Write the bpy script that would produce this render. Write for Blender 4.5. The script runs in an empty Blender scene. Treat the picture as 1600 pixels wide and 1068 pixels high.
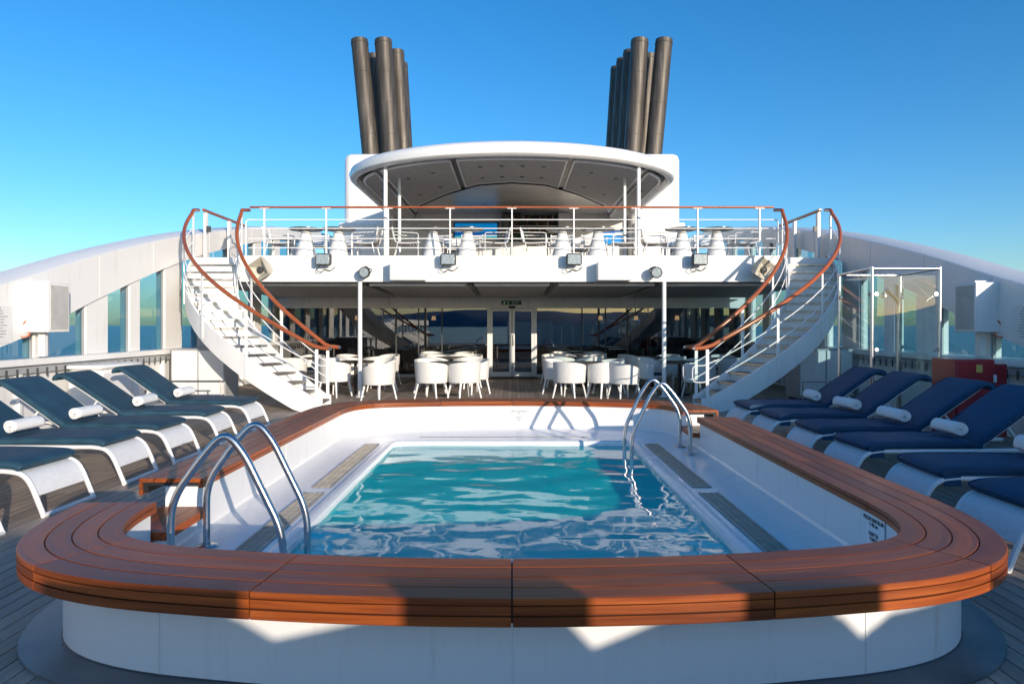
import bpy, bmesh, math, random
from mathutils import Vector, Matrix, noise
random.seed(7)
R = math.radians
SC = bpy.context.scene
COL = SC.collection

# ------------------------------------------------------------------ camera, sky, sun, exposure
H = 1.55
cam = bpy.data.cameras.new('camera'); camo = bpy.data.objects.new('camera', cam); COL.objects.link(camo)
camo.location = (0, 0, H); camo.rotation_euler = (R(90), 0, 0)
cam.sensor_width = 36; cam.lens = 23.4; cam.shift_y = -26/1600; cam.clip_start = .05; cam.clip_end = 80000
SC.camera = camo
SUN_AZ, SUN_EL = 32, 10.5         # behind the camera, to the right
tosun = Vector((math.sin(R(SUN_AZ))*math.cos(R(SUN_EL)), -math.cos(R(SUN_AZ))*math.cos(R(SUN_EL)), math.sin(R(SUN_EL))))
W = bpy.data.worlds.new('World'); SC.world = W; W.use_nodes = True
nt = W.node_tree; nt.nodes.clear()
sky = nt.nodes.new('ShaderNodeTexSky'); sky.sky_type = 'NISHITA'; sky.sun_disc = False
sky.sun_elevation = R(SUN_EL); sky.sun_rotation = R(180-SUN_AZ); sky.altitude = 20
sky.air_density = 1.0; sky.dust_density = 0.6; sky.ozone_density = 4.0
bg = nt.nodes.new('ShaderNodeBackground'); bg.inputs[1].default_value = .112
wo = nt.nodes.new('ShaderNodeOutputWorld')
hs = nt.nodes.new('ShaderNodeHueSaturation'); hs.inputs['Saturation'].default_value = 1.2; hs.inputs['Hue'].default_value = .50
nt.links.new(sky.outputs[0], hs.inputs['Color']); nt.links.new(hs.outputs[0], bg.inputs[0]); nt.links.new(bg.outputs[0], wo.inputs[0])
sl = bpy.data.lights.new('sun', 'SUN'); sl.energy = 2.45; sl.angle = R(.4); sl.color = (1, .86, .70)
so = bpy.data.objects.new('sun', sl); COL.objects.link(so); so.rotation_euler = tosun.to_track_quat('Z', 'Y').to_euler()
SC.view_settings.view_transform = 'Standard'; SC.view_settings.look = 'None'
SC.view_settings.exposure = 1.08; SC.view_settings.gamma = 1; SC.view_settings.use_curve_mapping = False
SC.render.engine = 'CYCLES'
SC.cycles.max_bounces = 10; SC.cycles.transparent_max_bounces = 16

# ------------------------------------------------------------------ materials
M = {}
def nodes(name):
    m = bpy.data.materials.new(name); m.use_nodes = True; n = m.node_tree; n.nodes.clear()
    out = n.nodes.new('ShaderNodeOutputMaterial'); M[name] = m
    return m, n, out
def N(n, t, **k):
    x = n.nodes.new(t)
    for a, b in k.items(): setattr(x, a, b)
    return x
def ramp(n, fac, stops):
    r = N(n, 'ShaderNodeValToRGB'); e = r.color_ramp.elements
    while len(e) < len(stops): e.new(.5)
    for i, (p, c) in enumerate(stops): e[i].position = p; e[i].color = (*c, 1)
    n.links.new(fac, r.inputs[0]); return r.outputs[0]
def sc(c, k): return tuple(min(1, x*k) for x in c)
def plain(name, col, rough=.5, metal=0, var=.08, scale=3, bump=.0, bscale=60, spec=.5, coat=0, rnd=0, emit=None):
    m, n, out = nodes(name); L = n.links.new
    b = N(n, 'ShaderNodeBsdfPrincipled'); L(b.outputs[0], out.inputs[0])
    tc = N(n, 'ShaderNodeTexCoord')
    nz = N(n, 'ShaderNodeTexNoise'); nz.inputs['Scale'].default_value = scale; nz.inputs['Detail'].default_value = 6
    L(tc.outputs['Object'], nz.inputs['Vector'])
    c = ramp(n, nz.outputs[0], [(.3, sc(col, 1-var)), (.7, sc(col, 1+var))])
    if rnd:
        oi = N(n, 'ShaderNodeObjectInfo'); mp = N(n, 'ShaderNodeMapRange'); mp.inputs[3].default_value = 1-rnd; mp.inputs[4].default_value = 1+rnd
        hs = N(n, 'ShaderNodeHueSaturation'); L(oi.outputs['Random'], mp.inputs[0]); L(mp.outputs[0], hs.inputs['Value']); L(c, hs.inputs['Color']); c = hs.outputs[0]
    L(c, b.inputs['Base Color'])
    rr = N(n, 'ShaderNodeMapRange'); rr.inputs[3].default_value = max(0, rough-.07); rr.inputs[4].default_value = min(1, rough+.07)
    L(nz.outputs[0], rr.inputs[0]); L(rr.outputs[0], b.inputs['Roughness'])
    b.inputs['Metallic'].default_value = metal; b.inputs['Specular IOR Level'].default_value = spec
    b.inputs['Coat Weight'].default_value = coat; b.inputs['Coat Roughness'].default_value = .15
    if emit: b.inputs['Emission Color'].default_value = (*emit[0], 1); b.inputs['Emission Strength'].default_value = emit[1]
    if bump:
        n2 = N(n, 'ShaderNodeTexNoise'); n2.inputs['Scale'].default_value = bscale; n2.inputs['Detail'].default_value = 4
        L(tc.outputs['Object'], n2.inputs['Vector'])
        bp = N(n, 'ShaderNodeBump'); bp.inputs['Strength'].default_value = bump; bp.inputs['Distance'].default_value = .01
        L(n2.outputs[0], bp.inputs['Height']); L(bp.outputs[0], b.inputs['Normal'])
    return m
def white(name, col, rough=.35, dirt=.25):
    """painted ship steel: slight waviness, faint run marks and dirt"""
    m, n, out = nodes(name); L = n.links.new
    b = N(n, 'ShaderNodeBsdfPrincipled'); L(b.outputs[0], out.inputs[0])
    g = N(n, 'ShaderNodeNewGeometry')
    mp = N(n, 'ShaderNodeMapping'); mp.inputs['Scale'].default_value = (5, 5, .5); L(g.outputs['Position'], mp.inputs[0])
    nz = N(n, 'ShaderNodeTexNoise'); nz.inputs['Scale'].default_value = 2; nz.inputs['Detail'].default_value = 8; nz.inputs['Roughness'].default_value = .65; L(mp.outputs[0], nz.inputs[0])
    c = ramp(n, nz.outputs[0], [(.0, sc(col, .93)), (.52, col), (.62, sc(col, .95)), (.78, (col[0]*(1-dirt*.7), col[1]*(1-dirt), col[2]*(1-dirt*1.3)))])
    L(c, b.inputs['Base Color'])
    n2 = N(n, 'ShaderNodeTexNoise'); n2.inputs['Scale'].default_value = 1.7; n2.inputs['Detail'].default_value = 3; L(g.outputs['Position'], n2.inputs[0])
    rr = N(n, 'ShaderNodeMapRange'); rr.inputs[3].default_value = rough-.1; rr.inputs[4].default_value = rough+.15; L(n2.outputs[0], rr.inputs[0]); L(rr.outputs[0], b.inputs['Roughness'])
    bp = N(n, 'ShaderNodeBump'); bp.inputs['Strength'].default_value = .25; bp.inputs['Distance'].default_value = .012; L(n2.outputs[0], bp.inputs['Height']); L(bp.outputs[0], b.inputs['Normal'])
    return m
def wood(name, dark, light, rough=.4, coord='UV', grain=(1.2, 45, 1), coat=0, rnd=.2, wear=0, spec=.5, rp=(.28, .72)):
    m, n, out = nodes(name); L = n.links.new
    b = N(n, 'ShaderNodeBsdfPrincipled'); L(b.outputs[0], out.inputs[0])
    tc = N(n, 'ShaderNodeTexCoord'); oi = N(n, 'ShaderNodeObjectInfo')
    ad = N(n, 'ShaderNodeVectorMath', operation='MULTIPLY_ADD'); ad.inputs[1].default_value = (1, 1, 1)
    vr = N(n, 'ShaderNodeVectorMath', operation='SCALE'); vr.inputs[0].default_value = (31, 17, 5); L(oi.outputs['Random'], vr.inputs['Scale'])
    L(tc.outputs[coord], ad.inputs[0]); L(vr.outputs[0], ad.inputs[2])
    mp = N(n, 'ShaderNodeMapping'); mp.inputs['Scale'].default_value = grain; L(ad.outputs[0], mp.inputs[0])
    nz = N(n, 'ShaderNodeTexNoise'); nz.inputs['Scale'].default_value = 1.5; nz.inputs['Detail'].default_value = 8; nz.inputs['Roughness'].default_value = .62; nz.inputs['Distortion'].default_value = .4; L(mp.outputs[0], nz.inputs[0])
    c = ramp(n, nz.outputs[0], [(rp[0], dark), (rp[1], light)])
    big = N(n, 'ShaderNodeTexNoise'); big.inputs['Scale'].default_value = 1.6; big.inputs['Detail'].default_value = 5; L(ad.outputs[0], big.inputs[0])
    v1 = N(n, 'ShaderNodeMapRange'); v1.inputs[3].default_value = .75; v1.inputs[4].default_value = 1.25; L(big.outputs[0], v1.inputs[0])
    v2 = N(n, 'ShaderNodeMapRange'); v2.inputs[3].default_value = 1-rnd; v2.inputs[4].default_value = 1+rnd; L(oi.outputs['Random'], v2.inputs[0])
    mu = N(n, 'ShaderNodeMath', operation='MULTIPLY'); L(v1.outputs[0], mu.inputs[0]); L(v2.outputs[0], mu.inputs[1])
    hs = N(n, 'ShaderNodeHueSaturation'); L(c, hs.inputs['Color']); L(mu.outputs[0], hs.inputs['Value'])
    col = hs.outputs[0]
    if wear:
        wn = N(n, 'ShaderNodeTexNoise'); wn.inputs['Scale'].default_value = 5; wn.inputs['Detail'].default_value = 9; wn.inputs['Roughness'].default_value = .75; L(ad.outputs[0], wn.inputs[0])
        wf = N(n, 'ShaderNodeMapRange'); wf.inputs[1].default_value = .55; wf.inputs[2].default_value = .75; wf.inputs[4].default_value = wear; L(wn.outputs[0], wf.inputs[0])
        mx = N(n, 'ShaderNodeMix', data_type='RGBA'); L(wf.outputs[0], mx.inputs[0]); L(col, mx.inputs[6]); mx.inputs[7].default_value = (.30, .25, .22, 1); col = mx.outputs[2]
    L(col, b.inputs['Base Color'])
    rr = N(n, 'ShaderNodeMapRange'); rr.inputs[3].default_value = rough-.1; rr.inputs[4].default_value = rough+.15; L(nz.outputs[0], rr.inputs[0]); L(rr.outputs[0], b.inputs['Roughness'])
    b.inputs['Coat Weight'].default_value = coat; b.inputs['Coat Roughness'].default_value = .22; b.inputs['Specular IOR Level'].default_value = spec
    bp = N(n, 'ShaderNodeBump'); bp.inputs['Strength'].default_value = .25; bp.inputs['Distance'].default_value = .004; L(nz.outputs[0], bp.inputs['Height']); L(bp.outputs[0], b.inputs['Normal'])
    return m
def glass(name, tint, ior=1.5, rough=0.0, wob=0.0):
    m, n, out = nodes(name); L = n.links.new
    t = N(n, 'ShaderNodeBsdfTransparent'); t.inputs[0].default_value = (*tint, 1)
    g = N(n, 'ShaderNodeBsdfGlossy'); g.inputs['Roughness'].default_value = rough
    f = N(n, 'ShaderNodeFresnel'); f.inputs[0].default_value = ior
    ge = N(n, 'ShaderNodeNewGeometry'); iv = N(n, 'ShaderNodeMath', operation='SUBTRACT'); iv.inputs[0].default_value = 1; L(ge.outputs['Backfacing'], iv.inputs[1])
    fm = N(n, 'ShaderNodeMath', operation='MULTIPLY'); L(f.outputs[0], fm.inputs[0]); L(iv.outputs[0], fm.inputs[1])
    mx = N(n, 'ShaderNodeMixShader'); L(fm.outputs[0], mx.inputs[0]); L(t.outputs[0], mx.inputs[1]); L(g.outputs[0], mx.inputs[2]); L(mx.outputs[0], out.inputs[0])
    if wob:
        nz = N(n, 'ShaderNodeTexNoise'); nz.inputs['Scale'].default_value = .8; L(ge.outputs['Position'], nz.inputs[0])
        bp = N(n, 'ShaderNodeBump'); bp.inputs['Strength'].default_value = wob; bp.inputs['Distance'].default_value = .01; L(nz.outputs[0], bp.inputs['Height']); L(bp.outputs[0], g.inputs['Normal'])
    return m

white('white_paint', (.79, .785, .77), .35, .4); white('white_gloss', (.82, .82, .81), .22, .12); white('white_grey', (.72, .72, .71), .45)
plain('white_tube', (.8, .8, .79), .3, var=.03)
plain('white_wicker', (.70, .69, .66), .6, var=.06, scale=25, bump=.6, bscale=140, rnd=.04)
plain('white_mesh', (.76, .77, .77), .55, var=.05, scale=20, bump=.3, bscale=220)
plain('towel', (.85, .85, .84), .9, var=.05, scale=30, bump=.9, bscale=120)
plain('caulk', (.012, .012, .013), .6)
wood('coping_wood', (.15, .027, .006), (.40, .095, .014), .42, 'UV', (.9, 26, 1), coat=.08, rnd=.3, wear=.09, spec=.35)
wood('rail_wood', (.26, .055, .015), (.46, .125, .032), .3, 'UV', (1, 30, 1), coat=.5, rnd=.12)
wood('deck_wood', (.26, .20, .155), (.42, .335, .265), .55, 'Object', (30, 1.1, 1), rnd=.2, wear=.35, spec=.4)
wood('tread_wood', (.15, .11, .085), (.32, .24, .18), .6, 'Object', (4, 25, 4), rnd=.15)
plain('steel', (.56, .56, .57), .24, 1, var=.1, scale=8)
plain('steel_dull', (.42, .40, .37), .38, 1, var=.2, scale=12)
plain('grate_steel', (.46, .42, .35), .45, .3, var=.2, scale=14)
plain('grate_dark', (.02, .02, .018), .7)
plain('base_grey', (.10, .10, .10), .3, var=.45, scale=3.5, bump=.05)
plain('navy_fabric', (.006, .052, .115), .62, var=.18, scale=6, bump=.35, bscale=14, spec=.35, rnd=.1)
plain('sunlit_navy_fabric', (.018, .060, .096), .62, var=.2, scale=6, bump=.35, bscale=14, spec=.4, rnd=.1)  # navy cushion fabric again, with the sunlight on it put into the colour
plain('grey_paint', (.33, .34, .35), .4, var=.1); plain('dark_grey', (.06, .062, .065), .5); plain('black', (.012, .012, .013), .4)
plain('mesh_awning', (.48, .47, .45), .7, var=.1, scale=9, bump=.3, bscale=90)
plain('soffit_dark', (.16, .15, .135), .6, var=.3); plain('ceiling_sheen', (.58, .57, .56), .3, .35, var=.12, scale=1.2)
plain('beige', (.52, .48, .39), .5, var=.15); plain('red_paint', (.36, .012, .018), .35, var=.15, coat=.3)
plain('yellow_label', (.65, .42, .1), .5); plain('exit_green', (.01, .11, .03), .4); plain('exit_white', (.7, .75, .7), .5)
plain('print_dark', (.07, .08, .085), .6); plain('print_grey', (.33, .34, .35), .6)
plain('tabletop_dark', (.07, .055, .045), .28, var=.25, scale=7); plain('alu', (.72, .72, .71), .38, .25)
plain('basin_paint', (.06, .84, .84), .5, var=.06, scale=2)
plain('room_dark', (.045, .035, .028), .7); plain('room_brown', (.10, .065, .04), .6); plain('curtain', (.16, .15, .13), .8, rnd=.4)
plain('lamp_glow', (.8, .55, .3), .5, emit=((1, .55, .22), .5)); plain('lens', (.35, .37, .38), .12, .3, var=.35, scale=40)
plain('screen_blue', (.0, .16, .42), .25, emit=((.0, .16, .42), .45)); plain('screen_deep', (.0, .07, .28), .25, emit=((.0, .07, .28), .45)); plain('screen_teal', (.02, .42, .5), .25, emit=((.02, .42, .5), .45)); plain('screen_white', (.7, .78, .78), .3, emit=((.7, .78, .78), .45))
plain('hill', (.10, .20, .30), .9, var=.3, scale=.002); plain('rubber', (.02, .02, .02), .7); plain('orange_cord', (.5, .14, .06), .6)  # haze of distance is mixed into the blue of the hills
for i, c in enumerate([(.03, .08, .03), (.16, .07, .02), (.4, .4, .38), (.08, .03, .02), (.3, .24, .1)]): plain('bottle%d' % i, c, .15)
glass('pane_tint', (.56, .72, .77), 1.6, wob=.1); glass('pane_dark', (.62, .65, .66), 2.6, wob=.06); glass('shower_glass', (.93, .975, .965), 1.5)

def funnel_mat():
    m, n, out = nodes('funnel_steel'); L = n.links.new
    b = N(n, 'ShaderNodeBsdfPrincipled'); L(b.outputs[0], out.inputs[0])
    tc = N(n, 'ShaderNodeTexCoord'); mp = N(n, 'ShaderNodeMapping'); mp.inputs['Scale'].default_value = (9, 9, .5); L(tc.outputs['Object'], mp.inputs[0])
    nz = N(n, 'ShaderNodeTexNoise'); nz.inputs['Scale'].default_value = 1.5; nz.inputs['Detail'].default_value = 8; L(mp.outputs[0], nz.inputs[0])
    L(ramp(n, nz.outputs[0], [(.3, (.055, .046, .038)), (.6, (.115, .10, .083)), (.8, (.20, .18, .155))]), b.inputs['Base Color'])
    b.inputs['Metallic'].default_value = .45; b.inputs['Roughness'].default_value = .52
funnel_mat()
def water_mat():
    m, n, out = nodes('pool_water'); L = n.links.new
    t = N(n, 'ShaderNodeBsdfTransparent'); t.inputs[0].default_value = (.6, .97, .98, 1)
    g = N(n, 'ShaderNodeBsdfGlossy'); g.inputs['Roughness'].default_value = .0
    f = N(n, 'ShaderNodeFresnel'); f.inputs[0].default_value = 1.42
    df = N(n, 'ShaderNodeBsdfDiffuse'); df.inputs[0].default_value = (.008, .74, .72, 1)      # light scattered back by the water itself
    bd = N(n, 'ShaderNodeMixShader'); bd.inputs[0].default_value = .8; L(t.outputs[0], bd.inputs[1]); L(df.outputs[0], bd.inputs[2])
    mx = N(n, 'ShaderNodeMixShader'); L(f.outputs[0], mx.inputs[0]); L(bd.outputs[0], mx.inputs[1]); L(g.outputs[0], mx.inputs[2]); L(mx.outputs[0], out.inputs[0])
    ge = N(n, 'ShaderNodeNewGeometry'); mp = N(n, 'ShaderNodeMapping'); mp.inputs['Scale'].default_value = (1, 1.5, 1); L(ge.outputs['Position'], mp.inputs[0])
    nz = N(n, 'ShaderNodeTexNoise'); nz.inputs['Scale'].default_value = 5; nz.inputs['Detail'].default_value = 3; nz.inputs['Distortion'].default_value = .6; L(mp.outputs[0], nz.inputs[0])
    bp = N(n, 'ShaderNodeBump'); bp.inputs['Strength'].default_value = .06; bp.inputs['Distance'].default_value = .02; L(nz.outputs[0], bp.inputs['Height'])
    L(bp.outputs[0], g.inputs['Normal']); L(bp.outputs[0], f.inputs['Normal'])
water_mat()
def sea_mat():
    m, n, out = nodes('sea_water'); L = n.links.new
    b = N(n, 'ShaderNodeBsdfPrincipled'); L(b.outputs[0], out.inputs[0]); b.inputs['Base Color'].default_value = (.012, .06, .11, 1); b.inputs['Roughness'].default_value = .22
    ge = N(n, 'ShaderNodeNewGeometry'); nz = N(n, 'ShaderNodeTexNoise'); nz.inputs['Scale'].default_value = .12; nz.inputs['Detail'].default_value = 8; L(ge.outputs['Position'], nz.inputs[0])
    bp = N(n, 'ShaderNodeBump'); bp.inputs['Strength'].default_value = .8; bp.inputs['Distance'].default_value = 2; L(nz.outputs[0], bp.inputs['Height']); L(bp.outputs[0], b.inputs['Normal'])
sea_mat()

# ------------------------------------------------------------------ mesh helpers
class MB:
    def __init__(s): s.v = []; s.f = []; s.uv = []
    def add(s, vs, fs, uv=None):
        o = len(s.v); s.v += [tuple(p) for p in vs]; s.f += [tuple(i+o for i in f) for f in fs]
        s.uv += uv if uv else [(p[0]+p[2]*.3, p[1]+p[2]) for p in vs]; return s
    def box(s, x0, x1, y0, y1, z0, z1, m=None):
        vs = [Vector((x, y, z)) for x in (x0, x1) for y in (y0, y1) for z in (z0, z1)]
        if m: vs = [m @ p for p in vs]
        return s.add(vs, [(0, 1, 3, 2), (4, 6, 7, 5), (0, 4, 5, 1), (2, 3, 7, 6), (0, 2, 6, 4), (1, 5, 7, 3)])
    def prism(s, pts, vec):
        n = len(pts); vec = Vector(vec); vs = [Vector(p) for p in pts]; vs += [p+vec for p in vs]
        return s.add(vs, [tuple(range(n))[::-1], tuple(range(n, 2*n))]+[(i, (i+1) % n, n+(i+1) % n, n+i) for i in range(n)])
    def tube(s, pts, r, n=8, closed=False, flat=None):
        P = [Vector(p) for p in pts]; k = len(P); vs = []; uv = []; u = 0; up = None
        for i, p in enumerate(P):
            a = P[(i-1) % k] if closed else P[max(0, i-1)]; b = P[(i+1) % k] if closed else P[min(k-1, i+1)]
            t = (b-a).normalized()
            if up is None: up = Vector((0, 0, 1)) if abs(t.z) < .95 else Vector((0, 1, 0))
            sd = t.cross(up).normalized(); up = sd.cross(t).normalized()
            if i: u += (p-P[i-1]).length
            rr = r[i] if isinstance(r, (list, tuple)) else r
            for j in range(n):
                q = 2*math.pi*j/n; vs.append(p+sd*(rr*math.cos(q))+up*(rr*(flat or 1)*math.sin(q))); uv.append((u, rr*q))
        fs = [(i*n+j, i*n+(j+1) % n, ((i+1) % k)*n+(j+1) % n, ((i+1) % k)*n+j) for i in range(k if closed else k-1) for j in range(n)]
        if not closed: fs += [tuple(range(n))[::-1], tuple(range((k-1)*n, k*n))]
        return s.add(vs, fs, uv)
    def lathe(s, prof, n=16, m=None, cap=True):
        vs = []; k = len(prof)
        for r, z in prof:
            for j in range(n):
                q = 2*math.pi*j/n; p = Vector((r*math.cos(q), r*math.sin(q), z)); vs.append(m @ p if m else p)
        fs = [(i*n+j, i*n+(j+1) % n, (i+1)*n+(j+1) % n, (i+1)*n+j) for i in range(k-1) for j in range(n)]
        if cap: fs += [tuple(range(n))[::-1], tuple(range((k-1)*n, k*n))]
        return s.add(vs, fs)
    def sweep(s, frames, prof, closed=False):
        """frames: (point, side vector); prof: list of (side, z) or function(i)"""
        vs = []; uv = []; k = len(frames); u = 0; n = 0
        for i, (p, sd) in enumerate(frames):
            p = Vector(p); sd = Vector(sd); pr = prof(i) if callable(prof) else prof; n = len(pr)
            if i: u += (p-Vector(frames[i-1][0])).length
            w = 0
            for j, (a, z) in enumerate(pr):
                if j: w += math.hypot(a-pr[j-1][0], z-pr[j-1][1])
                vs.append(p+sd*a+Vector((0, 0, z))); uv.append((u, w))
        fs = [(i*n+j, ((i+1) % k)*n+j, ((i+1) % k)*n+(j+1) % n, i*n+(j+1) % n) for i in range(k if closed else k-1) for j in range(n)]
        if not closed: fs += [tuple(range(n)), tuple(range((k-1)*n, k*n))[::-1]]
        return s.add(vs, fs, uv)
    def mesh(s, name, mat, off=None, smooth=True, recalc=True):
        me = bpy.data.meshes.new(name); vs = s.v
        if off is not None: vs = [(p[0]-off[0], p[1]-off[1], p[2]-off[2]) for p in vs]
        me.from_pydata(vs, [], s.f); ul = me.uv_layers.new(name='UVMap')
        for l in me.loops: ul.data[l.index].uv = s.uv[l.vertex_index]
        bm = bmesh.new(); bm.from_mesh(me)
        if name not in ('water', 'sea'): bmesh.ops.recalc_face_normals(bm, faces=bm.faces)
        bm.to_mesh(me); bm.free()
        me.materials.append(M[mat])
        if smooth:
            for p in me.polygons: p.use_smooth = True
            me.set_sharp_from_angle(angle=R(38))
        me.update(); return me
    def build(s, name, mat, parent=None, smooth=True, bevel=0, local=False):
        off = None
        if parent and not local:
            off = Vector(parent.location); q = parent.parent
            while q: off += Vector(q.location); q = q.parent
        o = bpy.data.objects.new(name, s.mesh(name, mat, off, smooth)); COL.objects.link(o)
        if parent: o.parent = parent
        if bevel:
            b = o.modifiers.new('bevel', 'BEVEL'); b.width = bevel; b.segments = 2; b.limit_method = 'ANGLE'; b.angle_limit = R(40); b.harden_normals = False
        return o
def tag(o, label, cat, group=None):
    o['label'] = label; o['category'] = cat
    if group: o['group'] = group
    return o
def thing(name, label, cat, loc=(0, 0, 0), group=None):
    o = bpy.data.objects.new(name, None); COL.objects.link(o); o.location = loc; o.empty_display_size = .1
    return tag(o, label, cat, group)
def struct(o): o['kind'] = 'structure'; return o
def copy_tree(o, parent=None):
    c = o.copy(); COL.objects.link(c); c.parent = parent
    for ch in o.children: copy_tree(ch, c)
    return c
def place(proto, first, loc, rz=0, label=None, group=None, scale=None):
    o = proto if first else copy_tree(proto)
    o.location = loc; o.rotation_euler = (0, 0, rz)
    if scale: o.scale = scale
    if label: o['label'] = label
    if group: o['group'] = group
    return o
def B(): return MB()
def smoothpath(pts, n=6):
    P = [Vector(p) for p in pts]; out = []
    for i in range(len(P)-1):
        a, b, c, d = P[max(0, i-1)], P[i], P[i+1], P[min(len(P)-1, i+2)]
        for k in range(n):
            t = k/n; out.append(.5*((2*b)+(c-a)*t+(2*a-5*b+4*c-d)*t*t+(3*b-a-3*c+d)*t**3))
    return out+[P[-1]]
def fillet(pts, r, n=5):
    P = [Vector(p) for p in pts]; out = [P[0]]
    for i in range(1, len(P)-1):
        a = (P[i-1]-P[i]); b = (P[i+1]-P[i]); k = min(r, a.length*.48, b.length*.48); a = P[i]+a.normalized()*k; b = P[i]+b.normalized()*k
        for j in range(n+1):
            t = j/n; out.append(a*(1-t)**2+P[i]*2*t*(1-t)+b*t*t)
    return out+[P[-1]]
def interp(tab, x):
    if x <= tab[0][0]: return tab[0][1]
    for (a, p), (b, q) in zip(tab, tab[1:]):
        if x <= b: return p+(q-p)*(x-a)/(b-a)
    return tab[-1][1]
def text(parent, s, size, mw, mat, name='lettering', sp=1.0):
    cu = bpy.data.curves.new(name, 'FONT'); cu.body = s; cu.size = size; cu.align_x = 'CENTER'; cu.align_y = 'CENTER'; cu.extrude = .001; cu.space_line = sp
    t = bpy.data.objects.new('tmp', cu); COL.objects.link(t); bpy.context.view_layer.update()
    me = bpy.data.meshes.new_from_object(t.evaluated_get(bpy.context.evaluated_depsgraph_get())); bpy.data.objects.remove(t)
    me.transform(mw); me.materials.clear(); me.materials.append(M[mat])
    off = Vector(parent.location); q = parent.parent
    while q: off += Vector(q.location); q = q.parent
    me.transform(Matrix.Translation(-off))
    o = bpy.data.objects.new(name, me); COL.objects.link(o); o.parent = parent; o['kind'] = 'stuff'; return o

# ------------------------------------------------------------------ pool outline
q0 = [(x, 2.59+x*x/16) for x in [i*.05 for i in range(30)]]
b0, b1, b2, b3 = Vector((1.5, 2.73)), Vector((2.31, 2.88)), Vector((2.59, 3.25)), Vector((2.59, 4.1))
for i in range(25):
    t = i/25; p = b0*(1-t)**3+b1*3*t*(1-t)**2+b2*3*t*t*(1-t)+b3*t**3; q0.append((p.x, p.y))
YM = 6.17
q0 += [(2.59, 4.1+(YM-4.1)*i/24) for i in range(25)]
loop = q0 + [(x, 2*YM-y) for x, y in q0[-2::-1]] + [(-x, 2*YM-y) for x, y in q0[1:]] + [(-x, y) for x, y in q0[-2:0:-1]]
NL = len(loop)
def nrm(i):
    a, b = loop[(i-1) % NL], loop[(i+1) % NL]; t = Vector((b[0]-a[0], b[1]-a[1])).normalized(); return Vector((-t.y, t.x, 0))   # inward
LF = [(Vector((*loop[i], 0)), nrm(i)) for i in range(NL)]
def near(x, y): return min(range(NL), key=lambda i: (loop[i][0]-x)**2+(loop[i][1]-y)**2)
def arc(a, b):
    if b <= a: b += NL
    return [LF[i % NL] for i in range(a, b+1)]
def shrink(fr, g):
    """pull the two ends of a run of frames in by g"""
    fr = list(fr); p, n = fr[0]; d = (fr[1][0]-p).normalized(); fr[0] = (p+d*g, n); p, n = fr[-1]; d = (fr[-2][0]-p).normalized(); fr[-1] = (p+d*g, n); return fr
JP = [(0, 2.59), (1.05, 2.66), (2.09, 2.98), (2.57, 3.99), (2.59, 5.2), (2.59, 6.45), (2.59, 7.68), None, (2.57, 8.35), (2.09, 9.36), (1.05, 9.68), (0, 9.75), (-1.05, 9.68), (-2.09, 9.36), (-2.57, 8.35), (-2.59, 7.1), (-2.59, 5.9), (-2.59, 4.66), None, (-2.57, 3.99), (-2.09, 2.98), (-1.05, 2.66), (0, 2.59)]
HC, HL = .487, .10

# ------------------------------------------------------------------ the setting: sea, hills astern, deck
def sheet(name, mat, x0, x1, y0, y1, z): return B().add([(x0, y0, z), (x1, y0, z), (x1, y1, z), (x0, y1, z)], [(0, 1, 2, 3)]).build(name, mat)
struct(sheet('sea', 'sea_water', -40000, 40000, -40000, 40000, -22))
mb = B(); vs = []; fs = []; nn = 160
for i in range(nn):
    a = R(200+140*i/(nn-1)); rr = 11000+1500*noise.noise((i*.05, 3, 0)); h = 110+190*(noise.fractal((i*.045, 0, 1.7), 1, 2, 5)+.35)*math.sin(math.pi*i/(nn-1))**.4
    vs += [(rr*math.cos(a), rr*math.sin(a), -30), (rr*1.12*math.cos(a), rr*1.12*math.sin(a), max(20, h)), (rr*1.4*math.cos(a), rr*1.4*math.sin(a), -30)]
for i in range(nn-1): fs += [(3*i, 3*i+3, 3*i+4, 3*i+1), (3*i+1, 3*i+4, 3*i+5, 3*i+2)]
struct(mb.add(vs, fs).build('hills', 'hill'))  # ridge line invented; it shows only as a reflection in the lounge glass
# deck: black caulking bed with a well for the pool, teak planks on it
XW = 7.0
mb = B()
for x0, x1, y0, y1 in ((-XW, -1.62, -18, 20), (1.62, XW, -18, 20), (-1.62, 1.62, -18, 3.75), (-1.62, 1.62, 8.6, 20)): mb.box(x0, x1, y0, y1, -.12, -.005)
deck = struct(mb.build('deck', 'caulk', smooth=False))
PW = .1
def inner_y(x, near_end=True):
    y = 2.59+x*x/16 if abs(x) < 1.5 else interp([(1.5, 2.73), (1.92, 2.86), (2.2, 3.05), (2.33, 3.19), (2.5, 3.5)], abs(x))
    return y+.22 if near_end else 2*YM-y-.22
for i in range(int(2*XW/PW)):
    x0 = -XW+i*PW+.004; x1 = x0+PW-.008; xc = (x0+x1)/2
    if abs(xc) < 2.36: runs = [(1.0, inner_y(xc)), (inner_y(xc, False), 19.84)]
    else:
        j = [5.6, 8.9, 7.2, 11.3, 6.4, 10.1][i % 6]+random.uniform(-.3, .3); runs = [(1.0, j), (j+.005, 19.84)]
    for y0, y1 in runs: B().box(x0, x1, y0, y1, -.03, random.uniform(-.0007, .0007)).build('deck_plank', 'deck_wood', deck, smooth=False)
B().box(-XW, XW, -18, .996, -.03, 0).build('aft_planking', 'deck_wood', deck, smooth=False)

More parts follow.
